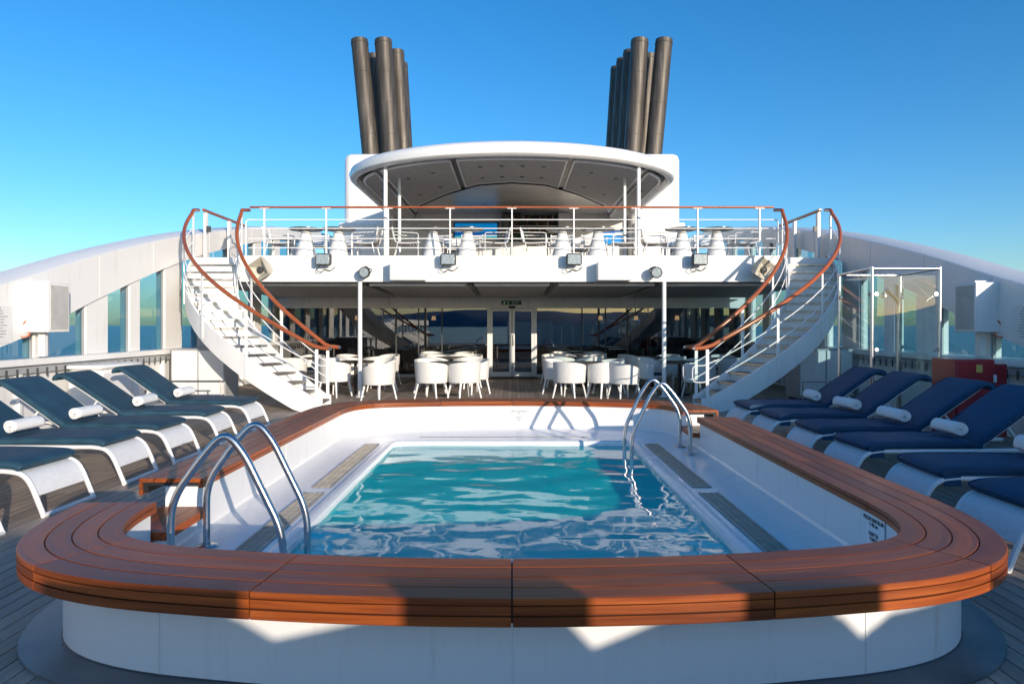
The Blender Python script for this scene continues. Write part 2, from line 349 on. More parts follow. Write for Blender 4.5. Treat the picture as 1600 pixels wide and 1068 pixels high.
# ------------------------------------------------------------------ swimming pool
pool = thing('swimming_pool', 'raised white swimming pool with wide varnished teak coping and inner ledge', 'pool', (0, YM, 0))
runs = []; cur = []
for p in JP:
    if p is None: runs.append(cur); cur = []
    else: cur.append(near(*p))
runs.append(cur)
runs = [runs[2]+runs[0][1:], runs[1]]           # the run through the near end is one piece
for run in runs:
    fr = arc(run[0], run[-1])
    B().sweep(fr, [(.185, 0), (.185, HC-.055), (.41, HC-.055), (.41, 0)]).build('wall', 'white_paint', pool)
    B().sweep(shrink(fr, .012), [(.012, HC-.1), (.012, HC-.012), (.434, HC-.012), (.434, HC-.05), (.06, HC-.05), (.06, HC-.1)]).build('coping_core', 'caulk', pool)
    for a, b in zip(run, run[1:]):
        seg = shrink(arc(a, b), .0035); n = 4; w = .446/n
        for k in range(n):
            a0 = k*w+(.003 if k else 0); a1 = (k+1)*w-(.003 if k < n-1 else 0); bv = .008
            B().sweep(seg, [(a0, HC-.026), (a0, HC-(.004 if not k else .002)), (a0+(.004 if not k else .002), HC), (a1-.002, HC), (a1, HC-.002), (a1, HC-.026)]).build('coping_board', 'coping_wood', pool)
        for z0, z1 in ((HC-.068, HC-.031), (HC-.113, HC-.073)):
            B().sweep(seg, [(.0, z0+.004), (.0, z1), (.025, z1), (.025, z0), (.004, z0)]).build('coping_skirt', 'coping_wood', pool)
        B().sweep(seg, [(.415, HC-.064), (.415, HC-.031), (.446, HC-.031), (.446, HC-.062)]).build('coping_lip', 'coping_wood', pool)
for a, b in ((near(2.59, 7.68), near(2.57, 8.35)), (near(-2.59, 4.66), near(-2.57, 3.99))):   # gaps with a timber step
    fr = arc(a, b)
    B().sweep(fr, [(.185, 0), (.185, .235), (.41, .235), (.41, 0)]).build('low_wall', 'white_paint', pool)
    st = shrink(fr, .02)
    for k in range(4):
        a0 = .08+k*.105; B().sweep(st, [(a0+.002, .245), (a0+.002, .298), (a0+.103, .298), (a0+.103, .245)]).build('step_board', 'coping_wood', pool)
B().sweep(LF, [(.0, -.02), (.004, .011), (.2, .013), (.2, -.02)], closed=True).build('base_plate', 'base_grey', pool)
B().sweep(LF, [(.176, .012), (.182, .018), (.187, .018), (.187, .0)], closed=True).build('base_sealant', 'dark_grey', pool)
for px, py in ((0, 2.59), (2.59, 5.9), (-2.59, 6.4), (1.62, 2.74), (-1.62, 2.74)):
    i = near(px, py); B().sweep([LF[i-0], (LF[i][0]+(LF[(i+1) % NL][0]-LF[i][0]).normalized()*.006, LF[i][1])], [(.182, .02), (.182, HC-.056), (.186, HC-.056), (.186, .02)]).build('weld_seam', 'white_grey', pool)
    B().sweep([LF[i], (LF[i][0]+(LF[(i+1) % NL][0]-LF[i][0]).normalized()*.006, LF[i][1])], [(.409, .15), (.409, HC-.062), (.413, HC-.062), (.413, .15)]).build('weld_seam', 'white_grey', pool)
# ledge, lip, basin
WX, WY0, WY1 = 1.45, 4.11, 8.23
mb = B(); vs = []; fs = []; uv = []
for i, (p, n) in enumerate(LF):
    a = p+n*.405; b = Vector((max(-WX-.08, min(WX+.08, a.x)), max(WY0-.08, min(WY1+.08, a.y)), 0))
    c = a-n*.0; e = a+n*.05
    vs += [(a.x, a.y, HL+.05), (a.x+n.x*.014, a.y+n.y*.014, HL+.014), (e.x, e.y, HL), (b.x, b.y, HL)]
for i in range(NL):
    j = (i+1) % NL
    for k in range(3): fs.append((4*i+k, 4*j+k, 4*j+k+1, 4*i+k+1))
mb.add(vs, fs).build('ledge', 'white_gloss', pool)
rc = [Vector((x, y, 0)) for x, y in ((-WX, WY0), (WX, WY0), (WX, WY1), (-WX, WY1))]
rp = []
for k, (sx, sy) in enumerate(((-1, -1), (1, -1), (1, 1), (-1, 1))):
    cx, cy = sx*(WX-.12), (WY0+.12 if sy < 0 else WY1-.12)
    for j in range(7):
        a = R(180+90*k+90*j/6); rp.append((Vector((cx+.12*math.cos(a), cy+.12*math.sin(a), 0)), Vector((math.cos(a), math.sin(a), 0))))
B().sweep(rp, [(0, .02), (0, .085), (.008, .108), (.03, .122), (.075, .122), (.1, .112), (.13, .09), (.13, -.4)], closed=True).build('pool_lip', 'white_gloss', pool)
mb = B(); nb = len(rp)
mb.add([p+n*.004+Vector((0, 0, .03)) for p, n in rp]+[p+n*.004+Vector((0, 0, -1.35)) for p, n in rp], [(i, (i+1) % nb, nb+(i+1) % nb, nb+i) for i in range(nb)]+[tuple(range(nb, 2*nb))]).build('basin', 'basin_paint', pool)
# drain grates in the ledge
for sx in (-1, 1):
    for y0, y1 in ((4.2, 5.76), (5.95, 8.12)):
        g = B().box(sx*1.7-.085, sx*1.7+.085, y0, y1, HL-.01, HL+.003).build('drain_channel', 'grate_dark', pool)
        mb = B()
        for a in (-.085, .075): mb.box(sx*1.7+a, sx*1.7+a+.01, y0, y1, HL-.008, HL+.011)
        for a in (-.03, .025): mb.box(sx*1.7+a, sx*1.7+a+.006, y0, y1, HL-.008, HL+.0085)
        y = y0
        while y < y1: mb.box(sx*1.7-.08, sx*1.7+.08, y, y+.012, HL-.008, HL+.0095); y += .03
        mb.build('drain_grille', 'grate_steel', pool, smooth=False)['kind'] = 'stuff'
B().box(-1.2, 1.0, 8.62, 8.66, HL-.01, HL+.006).build('overflow_slot', 'steel_dull', pool, smooth=False)
DEPTH = 'PROFONDEUR\n1.40 m\n\nDEPTH\n4.60 ft'
fy = 2*YM-(2.59+.445)-.035+.03
sgn = B().box(.0, .21, 9.335, 9.337, .18, .40).build('depth_marking', 'white_gloss', pool, smooth=False)
text(sgn, DEPTH, .034, Matrix.Translation((.105, 9.333, .285)) @ Matrix.Rotation(R(90), 4, 'X'), 'print_dark', sp=.85)
sgn = B().box(2.162, 2.1655, 3.865, 4.095, .18, .425).build('depth_marking', 'white_gloss', pool, smooth=False)
text(sgn, DEPTH, .034, Matrix.Translation((2.160, 3.98, .325)) @ Matrix.Rotation(R(-90), 4, 'Z') @ Matrix.Rotation(R(90), 4, 'X'), 'print_dark', sp=.85)
# water
gx, gy = 110, 150; vs = []; fs = []
for j in range(gy+1):
    for i in range(gx+1):
        x = -WX+.002+(2*WX-.004)*i/gx; y = WY0+.002+(WY1-WY0-.004)*j/gy
        h = .010*noise.noise((x*1.5, y*2.6, 0))+.0042*noise.noise((x*3.2+9, y*5.0, 2))+.0008*noise.noise((x*8, y*11, 5))
        vs.append((x, y, .062+h*(.35+.65*max(0, min(1, (8.6-y)/3)))))
fs = [(j*(gx+1)+i, j*(gx+1)+i+1, (j+1)*(gx+1)+i+1, (j+1)*(gx+1)+i) for j in range(gy) for i in range(gx)]
struct(B().add(vs, fs).build('water', 'pool_water'))

# ------------------------------------------------------------------ pool ladders
def ladder(sx, ys, label):
    t = thing('pool_ladder', label, 'ladder', (sx*2.0, sum(ys)/2, HL), 'steel pool ladders')
    for y in ys:
        pts = fillet([(sx*2.0, y, HL), (sx*2.0, y, .52), (sx*1.80, y, .80), (sx*1.68, y, .93), (sx*1.57, y, .80), (sx*1.34, y, .33), (sx*1.34, y, -.75)], .13, 7)
        B().tube(pts, .022, 14).build('rail', 'steel', t)
        B().lathe([(.07, 0), (.07, .008), (.062, .013), (.026, .016), (.026, .03), (.022, .032)], 20, Matrix.Translation((sx*2.0, y, HL))).build('base_flange', 'steel', t)
    for z in (-.08, -.33, -.58):
        B().box(sx*1.34-.045, sx*1.34+.045, ys[0], ys[1], z-.012, z+.012).build('rung', 'dark_grey', t, bevel=.004)
ladder(1, (7.46, 7.93), 'curved steel pool ladder beside the timber step on the navy lounger side')
ladder(-1, (3.9, 4.36), 'curved steel pool ladder beside the timber step on the sunlit lounger side')

# ------------------------------------------------------------------ sun loungers and towels
def pad(path, w, th, n=20, e=4.0, ends=3):
    mb = B(); P = smoothpath(path, 5); k = len(P); vs = []; uv = []; u = 0
    for i, p in enumerate(P):
        t = (P[min(k-1, i+1)]-P[max(0, i-1)]).normalized(); up = Vector((-t.z, 0, t.x))
        if i: u += (p-P[i-1]).length
        ee = min(i, k-1-i)/5; s = 1-.1*max(0, 1-ee)**2; st = 1-.5*max(0, 1-ee)**2
        for j in range(n):
            a = 2*math.pi*j/n; c, q = math.cos(a), math.sin(a)
            yy = math.copysign(abs(c)**(2/e/1.6), c)*w/2*s; zz = math.copysign(abs(q)**(2/e), q)*th/2*st
            cr = .007*noise.noise((p.x*5, yy*4, th*30))+.005*noise.noise((p.x*14, yy*6, 4)); vs.append(p+Vector((0, yy+.004*noise.noise((p.x*9, zz*20, 1)), 0))+up*(zz+cr)); uv.append((u, yy))
    fs = [(i*n+j, i*n+(j+1) % n, (i+1)*n+(j+1) % n, (i+1)*n+j) for i in range(k-1) for j in range(n)]+[tuple(range(n))[::-1], tuple(range((k-1)*n, k*n))]
    return mb.add(vs, fs, uv)
def piping(path, w, th):
    P = smoothpath(path, 3); out = []
    for sy in (-1, 1):
        for sz in (-1, 1):
            pts = []
            for i, p in enumerate(P):
                t = (P[min(len(P)-1, i+1)]-P[max(0, i-1)]).normalized(); up = Vector((-t.z, 0, t.x)); ee = min(i, len(P)-1-i)/3; st = 1-.5*max(0, 1-ee)**2; s_ = 1-.1*max(0, 1-ee)**2
                pts.append(p+Vector((0, sy*(w/2-.012)*s_, 0))+up*(sz*(th/2-.008)*st))
            out.append(pts)
    return out
def make_lounger(fab):
    t = thing('sun_lounger', 'x', 'sun lounger')
    curve = [(0, .018), (.055, .15), (.10, .25), (.145, .315), (.21, .355), (.32, .37)]
    cp = smoothpath([(x, 0, z) for x, z in curve], 4)
    for s in (-1, 1):
        B().tube([(p.x, s*.295, p.z) for p in cp]+[(1.0, s*.295, .37), (1.95, s*.295, .37)], .02, 8).build('side_frame', 'white_tube', t, local=True)
        B().tube([(1.60, s*.275, .36), (1.72, s*.275, .012)], .018, 8).build('rear_leg', 'white_tube', t, local=True)
        B().tube([(1.27, s*.26, .385), (1.95, s*.26, .865)], .016, 8).build('back_frame', 'white_tube', t, local=True)
        B().tube([(1.56, s*.262, .585), (1.72, s*.262, .385)], .012, 6).build('back_strut', 'white_tube', t, local=True)
    B().tube([(0, -.305, .018), (0, .305, .018)], .02, 8).build('foot_bar', 'white_tube', t, local=True)
    B().tube([(.07, -.295, .18), (.07, .295, .18)], .014, 8).build('cross_bar', 'white_tube', t, local=True)
    B().tube([(1.72, -.275, .03), (1.72, .275, .03)], .014, 8).build('cross_bar', 'white_tube', t, local=True)
    sp = [p for p in cp if p.z > .17]+[Vector((.7, 0, .374)), Vector((1.28, 0, .374))]
    mb = B(); vs = []
    for p in sp: vs += [(p.x-.004, -.283, p.z+.004), (p.x-.004, .283, p.z+.004), (p.x+.006, .283, p.z-.008), (p.x+.006, -.283, p.z-.008)]
    fs = [(4*i+j, 4*i+(j+1) % 4, 4*i+4+(j+1) % 4, 4*i+4+j) for i in range(len(sp)-1) for j in range(4)]+[(0, 1, 2, 3), tuple(4*len(sp)-4+j for j in (3, 2, 1, 0))]
    mb.add(vs, fs).build('sling', 'white_mesh', t, local=True)
    SP = [(.185, 0, .392), (.20, 0, .402), (.26, 0, .42), (.45, 0, .428), (.75, 0, .430), (1.05, 0, .428), (1.24, 0, .424), (1.28, 0, .422), (1.29, 0, .42)]
    c = pad(SP, .64, .068).build('seat_cushion', fab, t, local=True)
    for q in piping(SP, .64, .068): B().tube(q, .006, 5).build('piping', fab, c, local=True)
    BP = [(1.255, 0, .435), (1.27, 0, .445), (1.35, 0, .497), (1.55, 0, .64), (1.78, 0, .80), (1.93, 0, .895), (2.0, 0, .915), (2.05, 0, .895), (2.07, 0, .865), (2.072, 0, .85)]
    c = pad(BP, .64, .062).build('back_cushion', fab, t, local=True)
    for q in piping(BP, .64, .062): B().tube(q, .006, 5).build('piping', fab, c, local=True)
    B().box(.21, .34, -.312, -.296, .31, .42).build('corner_flap', fab, t, local=True, bevel=.006)
    return t
def make_towel():
    mb = B(); pts = []
    for i in range(64):
        a = i/63*3.6*2*math.pi; r = .014+.060*i/63; pts.append((r*math.cos(a), r*math.sin(a)))
    vs = []; L = .2
    for k, y in enumerate((-L, -L+.012, -.1, 0, .1, L-.012, L)):
        for i, (x, z) in enumerate(pts):
            wob = 1+.03*noise.noise((x*20, y*14, z*20)); s = .985 if k in (0, 6) else 1
            vs.append((x*wob*s, y+.006*math.sin(i*.7)*(k in (0, 6)), z*wob*s))
    n = len(pts); fs = [(k*n+i, k*n+i+1, (k+1)*n+i+1, (k+1)*n+i) for k in range(6) for i in range(n-1)]
    mb.add(vs, fs); o = mb.build('rolled_towel', 'towel', local=True)
    so = o.modifiers.new('thick', 'SOLIDIFY'); so.thickness = .015; so.offset = 0
    return tag(o, 'x', 'towel', 'rolled towels on the loungers')
tw0 = make_towel(); twn = 0
def towel(x, y, z, rz, label):
    global twn
    o = place(tw0, twn == 0, (x, y, z), rz, label); o.rotation_euler = (0, 0, rz); o.scale = (random.uniform(.88, 1.06), random.uniform(.85, 1.08), random.uniform(.86, 1.0)); twn += 1
RY = [9.53, 8.53, 7.5, 6.52, 5.45, 4.47]; LY = [9.99, 8.86, 7.72, 6.75, 5.66, 4.62]
RN = ['standing closest to the glass shower', 'second along from the glass shower', 'third along, in front of the red locker', 'fourth along from the glass shower', 'fifth along from the glass shower', 'last in the row away from the glass shower']
LN = ['closest to the curved stair', 'second from the curved stair', 'third from the curved stair', 'fourth from the curved stair', 'fifth from the curved stair', 'last in the row away from the curved stair']
pr = make_lounger('navy_fabric')
for i, y in enumerate(RY):
    rz = R(random.uniform(-3.2, 3.2)); place(pr, i == 0, (3.12+random.uniform(-.03, .03), y, 0), rz, 'white framed sun lounger with navy cushion, '+RN[i], 'sun loungers with navy cushions')
    if i < 5: towel(3.12+1.17, y+random.uniform(-.05, .05), .555, rz+R(random.uniform(-6, 6)), 'white rolled towel on the navy lounger '+RN[i].replace('standing ', '').split(',')[0])
pr = make_lounger('sunlit_navy_fabric')
for i, y in enumerate(LY):
    rz = R(180+random.uniform(-3.2, 3.2)); place(pr, i == 0, (-3.76, y, 0), rz, 'white framed sun lounger with sunlit-navy cushion, '+LN[i], 'sun loungers with teal cushions')
    if i < 5: towel(-3.76-1.15, y+random.uniform(-.05, .05), .555, rz+R(random.uniform(-6, 6)), 'white rolled towel on the sunlit-navy lounger '+LN[i])

# ------------------------------------------------------------------ side wings: bulwark, windows and arched band
ZT = [(4.5, 1.68), (6, 1.70), (7, 1.74), (8, 1.84), (9.1, 2.09), (10.24, 2.46), (11.5, 2.83), (14.08, 3.46), (17, 4.02), (20, 4.50), (22, 4.76), (25, 5.0), (30, 5.1)]
ZB = [(4.5, 1.08), (8.7, 1.08), (9.35, 1.27), (10.36, 1.69), (11, 1.90), (12.28, 2.35), (13.5, 2.72), (14.08, 2.89), (14.77, 3.07), (16.8, 3.55), (20, 4.15), (25, 4.6), (30, 4.7)]
def mir(y): return y if y > 4.5 else 9-y  # unseen aft walls are invented, their height set by the shadows they cast
def zt(y): return interp(ZT, y) if y > 4.5 else min(1.95, interp(ZT, mir(y)))
def zb(y): return interp(ZB, y) if y > 4.5 else min(1.55, interp(ZB, mir(y)))
def zsm(f, y): return sum(f(y+d) for d in (-.9, -.45, 0, .45, .9))/5
SILL = 1.07
def wing(s, label):
    t = thing('side_wing', label, 'wall', (s*7.2, 8, 0), 'arched side walls')
    ys = [-16+.25*i for i in range(4*42+1)]
    mb = B(); vs = []
    for y in ys:
        a, b = zsm(zb, y), zsm(zt, y); vs += [(s*7, y, max(a, SILL+.005)), (s*7, y, b-.02), (s*7.03, y, b), (s*7.5, y, b+.03), (s*7.5, y, max(a, SILL+.005))]
    fs = [(5*i+j, 5*i+(j+1) % 5, 5*i+5+(j+1) % 5, 5*i+5+j) for i in range(len(ys)-1) for j in range(5)]+[(0, 1, 2, 3, 4), tuple(5*len(ys)-5+j for j in (4, 3, 2, 1, 0))]
    band = mb.add(vs, fs).build('arched_band', 'white_paint', t)
    for y in (9.7, 11.3, 13.0, 15.4, 17.9):                                # welded plate seams on the inner face
        B().box(min(s*6.996, s*7.002), max(s*6.996, s*7.002), y, y+.012, max(SILL+.01, zsm(zb, y)+.015), zsm(zt, y)-.03).build('plate_seam', 'white_grey', t, smooth=False)
    B().box(min(s*7.02, s*7.45), max(s*7.02, s*7.45), -16, 26, 0, .97).build('bulwark', 'white_grey', t, smooth=False)
    B().box(min(s*6.9, s*7.47), max(s*6.9, s*7.47), -16, 19.8, .972, SILL).build('sill', 'white_paint', t, smooth=False, bevel=.012)
    B().box(min(s*6.93, s*7.0), max(s*6.93, s*7.0), 5, 19.7, .86, .955).build('cable_tray', 'grey_paint', t, smooth=False)
    mb = B()
    for i in range(70): y = 5.1+.2*i; mb.box(min(s*6.915, s*6.93), max(s*6.915, s*6.93), y, y+.025, .8, .93)
    mb.build('tray_clips', 'dark_grey', t, smooth=False)['kind'] = 'stuff'
    for i in range(11): y = 5.5+1.3*i; B().box(min(s*6.95, s*7.02), max(s*6.95, s*7.02), y, y+.05, 0, .86).build('stiffener', 'white_paint', t, smooth=False)
    py = [8.75, 9.81, 10.13, 11.0, 11.6, 12.26, 12.6, 13.5, 14.2, 14.95, 15.5, 16.6, 17.1, 18.2, 18.7, 19.7]
    py += [20.2, 21.3, 21.8, 22.9]
    spans = [(py[i], py[i+1]) for i in range(0, len(py), 2)]
    spans += [(9-b, 9-a) for a, b in spans]
    posts = [(py[i], py[i+1]) for i in range(1, len(py)-1, 2)]; posts += [(9-(a+b)/2-.04, 9-(a+b)/2+.04) for a, b in posts]
    for a, b in posts:
        top = max(zsm(zb, a), zsm(zb, b))+.1; B().box(min(s*7.04, s*(7.22 if a > 4.5 else 7.08)), max(s*7.04, s*(7.22 if a > 4.5 else 7.08)), a, b, SILL, top).build('window_post', 'white_paint', t, smooth=False, bevel=.01)
    for a, b in spans:
        za, zm, zc = zsm(zb, a), zsm(zb, (a+b)/2), zsm(zb, b)
        pts = [(s*7.09, a, SILL), (s*7.09, b, SILL), (s*7.09, b, zc+.03), (s*7.09, (a+b)/2, zm+.03), (s*7.09, a, za+.03)]
        B().prism(pts, (s*.012, 0, 0)).build('window_pane', 'pane_tint' if a > 4.5 else 'shower_glass', t, smooth=False)
        for c in (a, b-.03): B().box(min(s*7.068, s*7.115), max(s*7.068, s*7.115), c, c+.03, SILL, max(SILL+.05, (za if c == a else zc))).build('window_frame', 'grey_paint', t, smooth=False)
    return t
wing(-1, 'sunlit white arched side wall with windows behind the sunlit loungers')
wing(1, 'shaded white arched side wall with windows behind the navy loungers')
# things on the wings
def loudspeaker(s, label):
    t = thing('loudspeaker', label, 'loudspeaker', (s*6.8, 9.8, 1.45), 'white loudspeaker cabinets on the side walls')
    B().box(min(s*6.66, s*7.02), max(s*6.66, s*7.02), 9.56, 10.02, 1.45, 2.17).build('cabinet', 'white_paint', t, bevel=.012)
    B().box(min(s*6.65, s*6.66), max(s*6.65, s*6.66), 9.6, 9.98, 1.49, 2.13).build('grille', 'mesh_awning', t, smooth=False)
    B().box(s*6.85-.1, s*6.85+.1, 9.7, 9.76, 2.17, 2.2).build('top_bracket', 'white_paint', t)
    B().box(s*6.9-.05, s*6.9+.05, 9.75, 9.83, 1.09, 1.45).build('support_post', 'white_paint', t, bevel=.008)
    B().tube(smoothpath([(s*6.98, 9.57, 1.62), (s*7.03, 9.5, 1.5), (s*7.0, 9.5, 1.38), (s*6.94, 9.55, 1.4), (s*6.95, 9.6, 1.46)], 5), .012, 6).build('cable', 'orange_cord', t)
loudspeaker(-1, 'white loudspeaker cabinet on the sunlit arched side wall')
loudspeaker(1, 'white loudspeaker cabinet above the red locker')
for s, lab in ((-1, 'printed notice panel on the sunlit arched side wall'), (1, 'printed notice panel on the shaded arched side wall')):
    t = thing('notice_panel', lab, 'sign', (s*6.99, 8.9, 1.35))
    B().box(min(s*6.985, s*6.998), max(s*6.985, s*6.998), 8.55, 9.3, 1.3, 1.82).build('panel', 'white_grey', t, smooth=False)
    for k in range(11): B().box(min(s*6.981, s*6.9845), max(s*6.981, s*6.9845), 8.62 if k else 8.75, 9.22-.1*random.random()*(k > 0)-(.13 if not k else 0), 1.345+.04*k if k else 1.775, 1.357+.04*k if k else 1.797).build('print_line', 'print_grey', t, smooth=False)
# ------------------------------------------------------------------ glass shower, red locker, cabinets
t = thing('glass_shower', 'open steel framed shower cubicle of clear glass against the side wall', 'shower', (5.77, 10.2, 0))
cs = [Vector((5.19, 9.6, 0)), Vector((6.17, 9.6, 0)), Vector((6.36, 10.9, 0)), Vector((5.36, 10.9, 0))]
for c in cs: B().tube([c, c+Vector((0, 0, 2.39))], .026, 10).build('post', 'steel', t)
for a, b in ((0, 1), (1, 2), (2, 3), (3, 0)):
    B().tube([cs[a]+Vector((0, 0, 2.37)), cs[b]+Vector((0, 0, 2.37))], .024, 10).build('top_rail', 'steel', t)
for a, b in ((0, 1), (1, 2), (3, 0)):
    d = (cs[b]-cs[a]).normalized(); n = Vector((d.y, -d.x, 0)); p, q = cs[a]+d*.07, cs[b]-d*.07
    pn = B().prism([p+Vector((0, 0, .12)), q+Vector((0, 0, .12)), q+Vector((0, 0, 2.27)), p+Vector((0, 0, 2.27))], n*.01).build('glass_panel', 'shower_glass', t, smooth=False)
    for z in (.5, 1.2, 2.0):
        for e, g in ((p, -1), (q, 1)):
            B().lathe([(.028, -.02), (.028, .02)], 10, Matrix.Translation(e+d*g*.01+Vector((0, 0, z))) @ n.to_track_quat('Z', 'Y').to_matrix().to_4x4()).build('clamp', 'steel', pn)
B().tube(fillet([(6.1, 10.5, 0), (6.1, 10.5, 1.93), (5.85, 10.42, 2.12)], .08), .032, 12).build('shower_pipe', 'steel', t)
B().lathe([(.02, .08), (.035, .05), (.05, 0), (.045, -.02)], 14, Matrix.Translation((5.82, 10.41, 2.0))).build('shower_head', 'steel_dull', t)
t = thing('fire_locker', 'red steel fire hose locker standing behind the navy loungers', 'locker', (6.5, 8.9, 0))
B().box(5.860, 6.380, 8.8, 9.3, .05, 1.1).build('cabinet', 'red_paint', t, bevel=.01)
B().box(5.875, 6.365, 8.775, 8.8, .07, 1.085).build('door', 'red_paint', t, bevel=.006)
B().box(6.390, 6.660, 8.95, 9.3, .05, 1.03).build('side_case', 'red_paint', t, bevel=.01)
B().box(6.120, 6.200, 8.77, 8.775, .93, 1.03).build('label_plate', 'yellow_label', t, smooth=False)
for z in (.8, .35): B().box(6.345, 6.385, 8.765, 8.776, z, z+.1).build('hinge', 'alu', t, smooth=False)
B().box(5.860, 6.380, 8.83, 9.27, 0, .05).build('plinth', 'dark_grey', t, smooth=False)
def cabinet(s, label):
    t = thing('deck_cabinet', label, 'cabinet', (s*6.3, 13.6, 0), 'grey deck cabinets under the stairs')
    B().box(min(s*5.75, s*6.85), max(s*5.75, s*6.85), 13.35, 14.0, .08, 1.08).build('body', 'grey_paint', t, bevel=.012)
    for k in range(2): B().box(min(s*(5.78+.53*k), s*(6.28+.53*k)), max(s*(5.78+.53*k), s*(6.28+.53*k)), 13.33, 13.35, .12, 1.04).build('door', 'white_grey', t, bevel=.005)
    B().box(min(s*5.8, s*6.8), max(s*5.8, s*6.8), 13.42, 13.95, 0, .08).build('plinth', 'dark_grey', t)
cabinet(-1, 'grey steel cabinet under the stair on the sunlit lounger side')
cabinet(1, 'grey steel cabinet under the stair on the navy lounger side')
def guard(s, label):
    t = thing('guard_rail', label, 'railing', (s*5.6, 12.0, 0), 'low steel guard rails')
    for z in (.3, .55): B().tube([(s*5.15, 11.9, z), (s*6.6, 11.9, z)], .018, 8).build('bar', 'steel_dull', t)
    for x in (5.2, 6.55): B().tube([(s*x, 11.9, 0), (s*x, 11.9, .57)], .016, 8).build('post', 'steel_dull', t)
guard(-1, 'low steel guard rail under the stair on the sunlit lounger side'); guard(1, 'low steel guard rail under the stair on the navy lounger side')
t = thing('deck_locker', 'low white moulded locker against the sunlit side wall', 'locker', (-6.7, 10.6, 0))
B().box(-6.9, -6.35, 10.3, 11.4, .05, .86).build('body', 'white_paint', t, bevel=.06)
B().box(-6.9, -6.33, 10.28, 11.42, .865, .93).build('lid', 'white_gloss', t, bevel=.03)

# ------------------------------------------------------------------ curved stairs
UZ = 3.02; NS = 18; RISE = UZ/NS; CY = 14.4
def stair(s, label):
    t = thing('curved_stair', label, 'staircase', (s*4.6, 12.3, 0), 'curved stairs to the upper deck')
    AI, BI, AO, BO = 2.38, 1.78, 3.35, 2.45
    def P(th, f, z=0):
        a = AI+(AO-AI)*f; b = BI+(BO-BI)*f
        return Vector((s*(3.5+a*math.sin(th)), CY-b*math.cos(th), z))
    HP = math.pi/2; nt_ = NS-1
    def zn(th): return RISE+max(0, th)/HP*(UZ-RISE)
    for i in range(nt_):
        a, b = HP*i/nt_, HP*(i+1)/nt_; z = RISE*(i+1); m_ = (a+b)/2; e = .018
        fs_ = [0.02, .35, .68, .98]
        top = [P(a-e, f) for f in fs_]+[P(b, f) for f in fs_[::-1]]
        td = B().prism([p+Vector((0, 0, z-.035)) for p in top], (0, 0, .035)).build('tread', 'tread_wood', t, smooth=False)
        B().prism([p+Vector((0, 0, z-.0365)) for p in (P(a-e-.004, .02), P(a-e-.004, .98), P(a-e, .98), P(a-e, .02))], (0, 0, .039)).build('nosing', 'steel_dull', td, smooth=False)
        B().prism([P(a, .02)+Vector((0, 0, z-RISE)), P(a, .98)+Vector((0, 0, z-RISE)), P(a+.012, .98)+Vector((0, 0, z-RISE)), P(a+.012, .02)+Vector((0, 0, z-RISE))], (0, 0, RISE-.036)).build('riser', 'white_gloss', t, smooth=False)
    B().prism([P(HP, .0, UZ-RISE), P(HP, 1, UZ-RISE), P(HP, 1, UZ-RISE)+Vector((0, .02, 0)), P(HP, 0, UZ-RISE)+Vector((0, .02, 0))], (0, 0, RISE-.005)).build('riser', 'white_gloss', t, smooth=False)
    ths = [-.03+(HP+.03)*i/40 for i in range(41)]
    for f, nm in ((0, 'stringer'), (1, 'stringer')):
        fr = [(P(th, f), (P(th, f+.01)-P(th, f)).normalized()) for th in ths]
        B().sweep(fr, lambda i: [(-.015, max(.0, zn(ths[i])-.36)), (-.015, zn(ths[i])+.07), (.02, zn(ths[i])+.07), (.02, max(.0, zn(ths[i])-.36))]).build(nm, 'white_gloss', t)
    # underside plate
    mb = B(); vs = []
    for th in ths:
        z = max(.02, zn(th)-.3); vs += [P(th, .01, z), P(th, .99, z)]
    mb.add(vs, [(2*i, 2*i+1, 2*i+3, 2*i+2) for i in range(40)]).build('underside', 'white_gloss', t)
    for f in (0, 1):
        fo = f+(.04 if f else -.04)
        def RP(th, h): return P(th, fo, zn(th)+h)
        tt = [-.02+(HP+.02)*i/36 for i in range(37)]
        pts = [RP(th, .98) for th in tt]
        pts[-1].z = pts[-1].z+.04
        top_end = pts[-1]+Vector((s*(.06 if f else -.02), .35, .06))
        start = pts[0]+Vector((-s*.16, -.0, -.015))
        B().tube([start]+pts+[top_end], .038, 10).build('handrail', 'rail_wood', t)
        B().tube([start+Vector((-s*.035, 0, 0)), start], .03, 10).build('handrail_cap', 'steel', t)
        for h in (.36, .66):
            a = [RP(th, h) for th in tt[:: 2]]
            B().tube(a, .011, 6).build('mid_rail', 'white_tube', t)
        e1, e2 = RP(tt[0], .36), RP(tt[0], .66)
        B().tube(fillet([e1, e1+Vector((-s*.2, 0, 0)), e2+Vector((-s*.2, 0, 0)), e2], .1), .011, 6).build('rail_loop', 'white_tube', t)
        for th in (0.0, HP*.26, HP*.5, HP*.74, HP):
            p = P(th, fo); d = (P(th+.02, fo)-P(th-.02, fo)).normalized(); n = Vector((-d.y, d.x, 0)); z0 = zn(th)-(.30 if th > .05 else RISE); z1 = zn(th)+.95+(.04 if th == HP else 0)
            mb = B(); mb.prism([p+d*.028+n*.008, p-d*.028+n*.008, p-d*.028-n*.008, p+d*.028-n*.008], (0, 0, z1-z0)); mb.v = [(x, y, z+z0) for x, y, z in mb.v]
            mb.build('baluster', 'white_tube', t, smooth=False)
    return t
stair(-1, 'curved white stair with wooden handrails rising behind the sunlit loungers')
stair(1, 'curved white stair with wooden handrails rising behind the navy loungers')

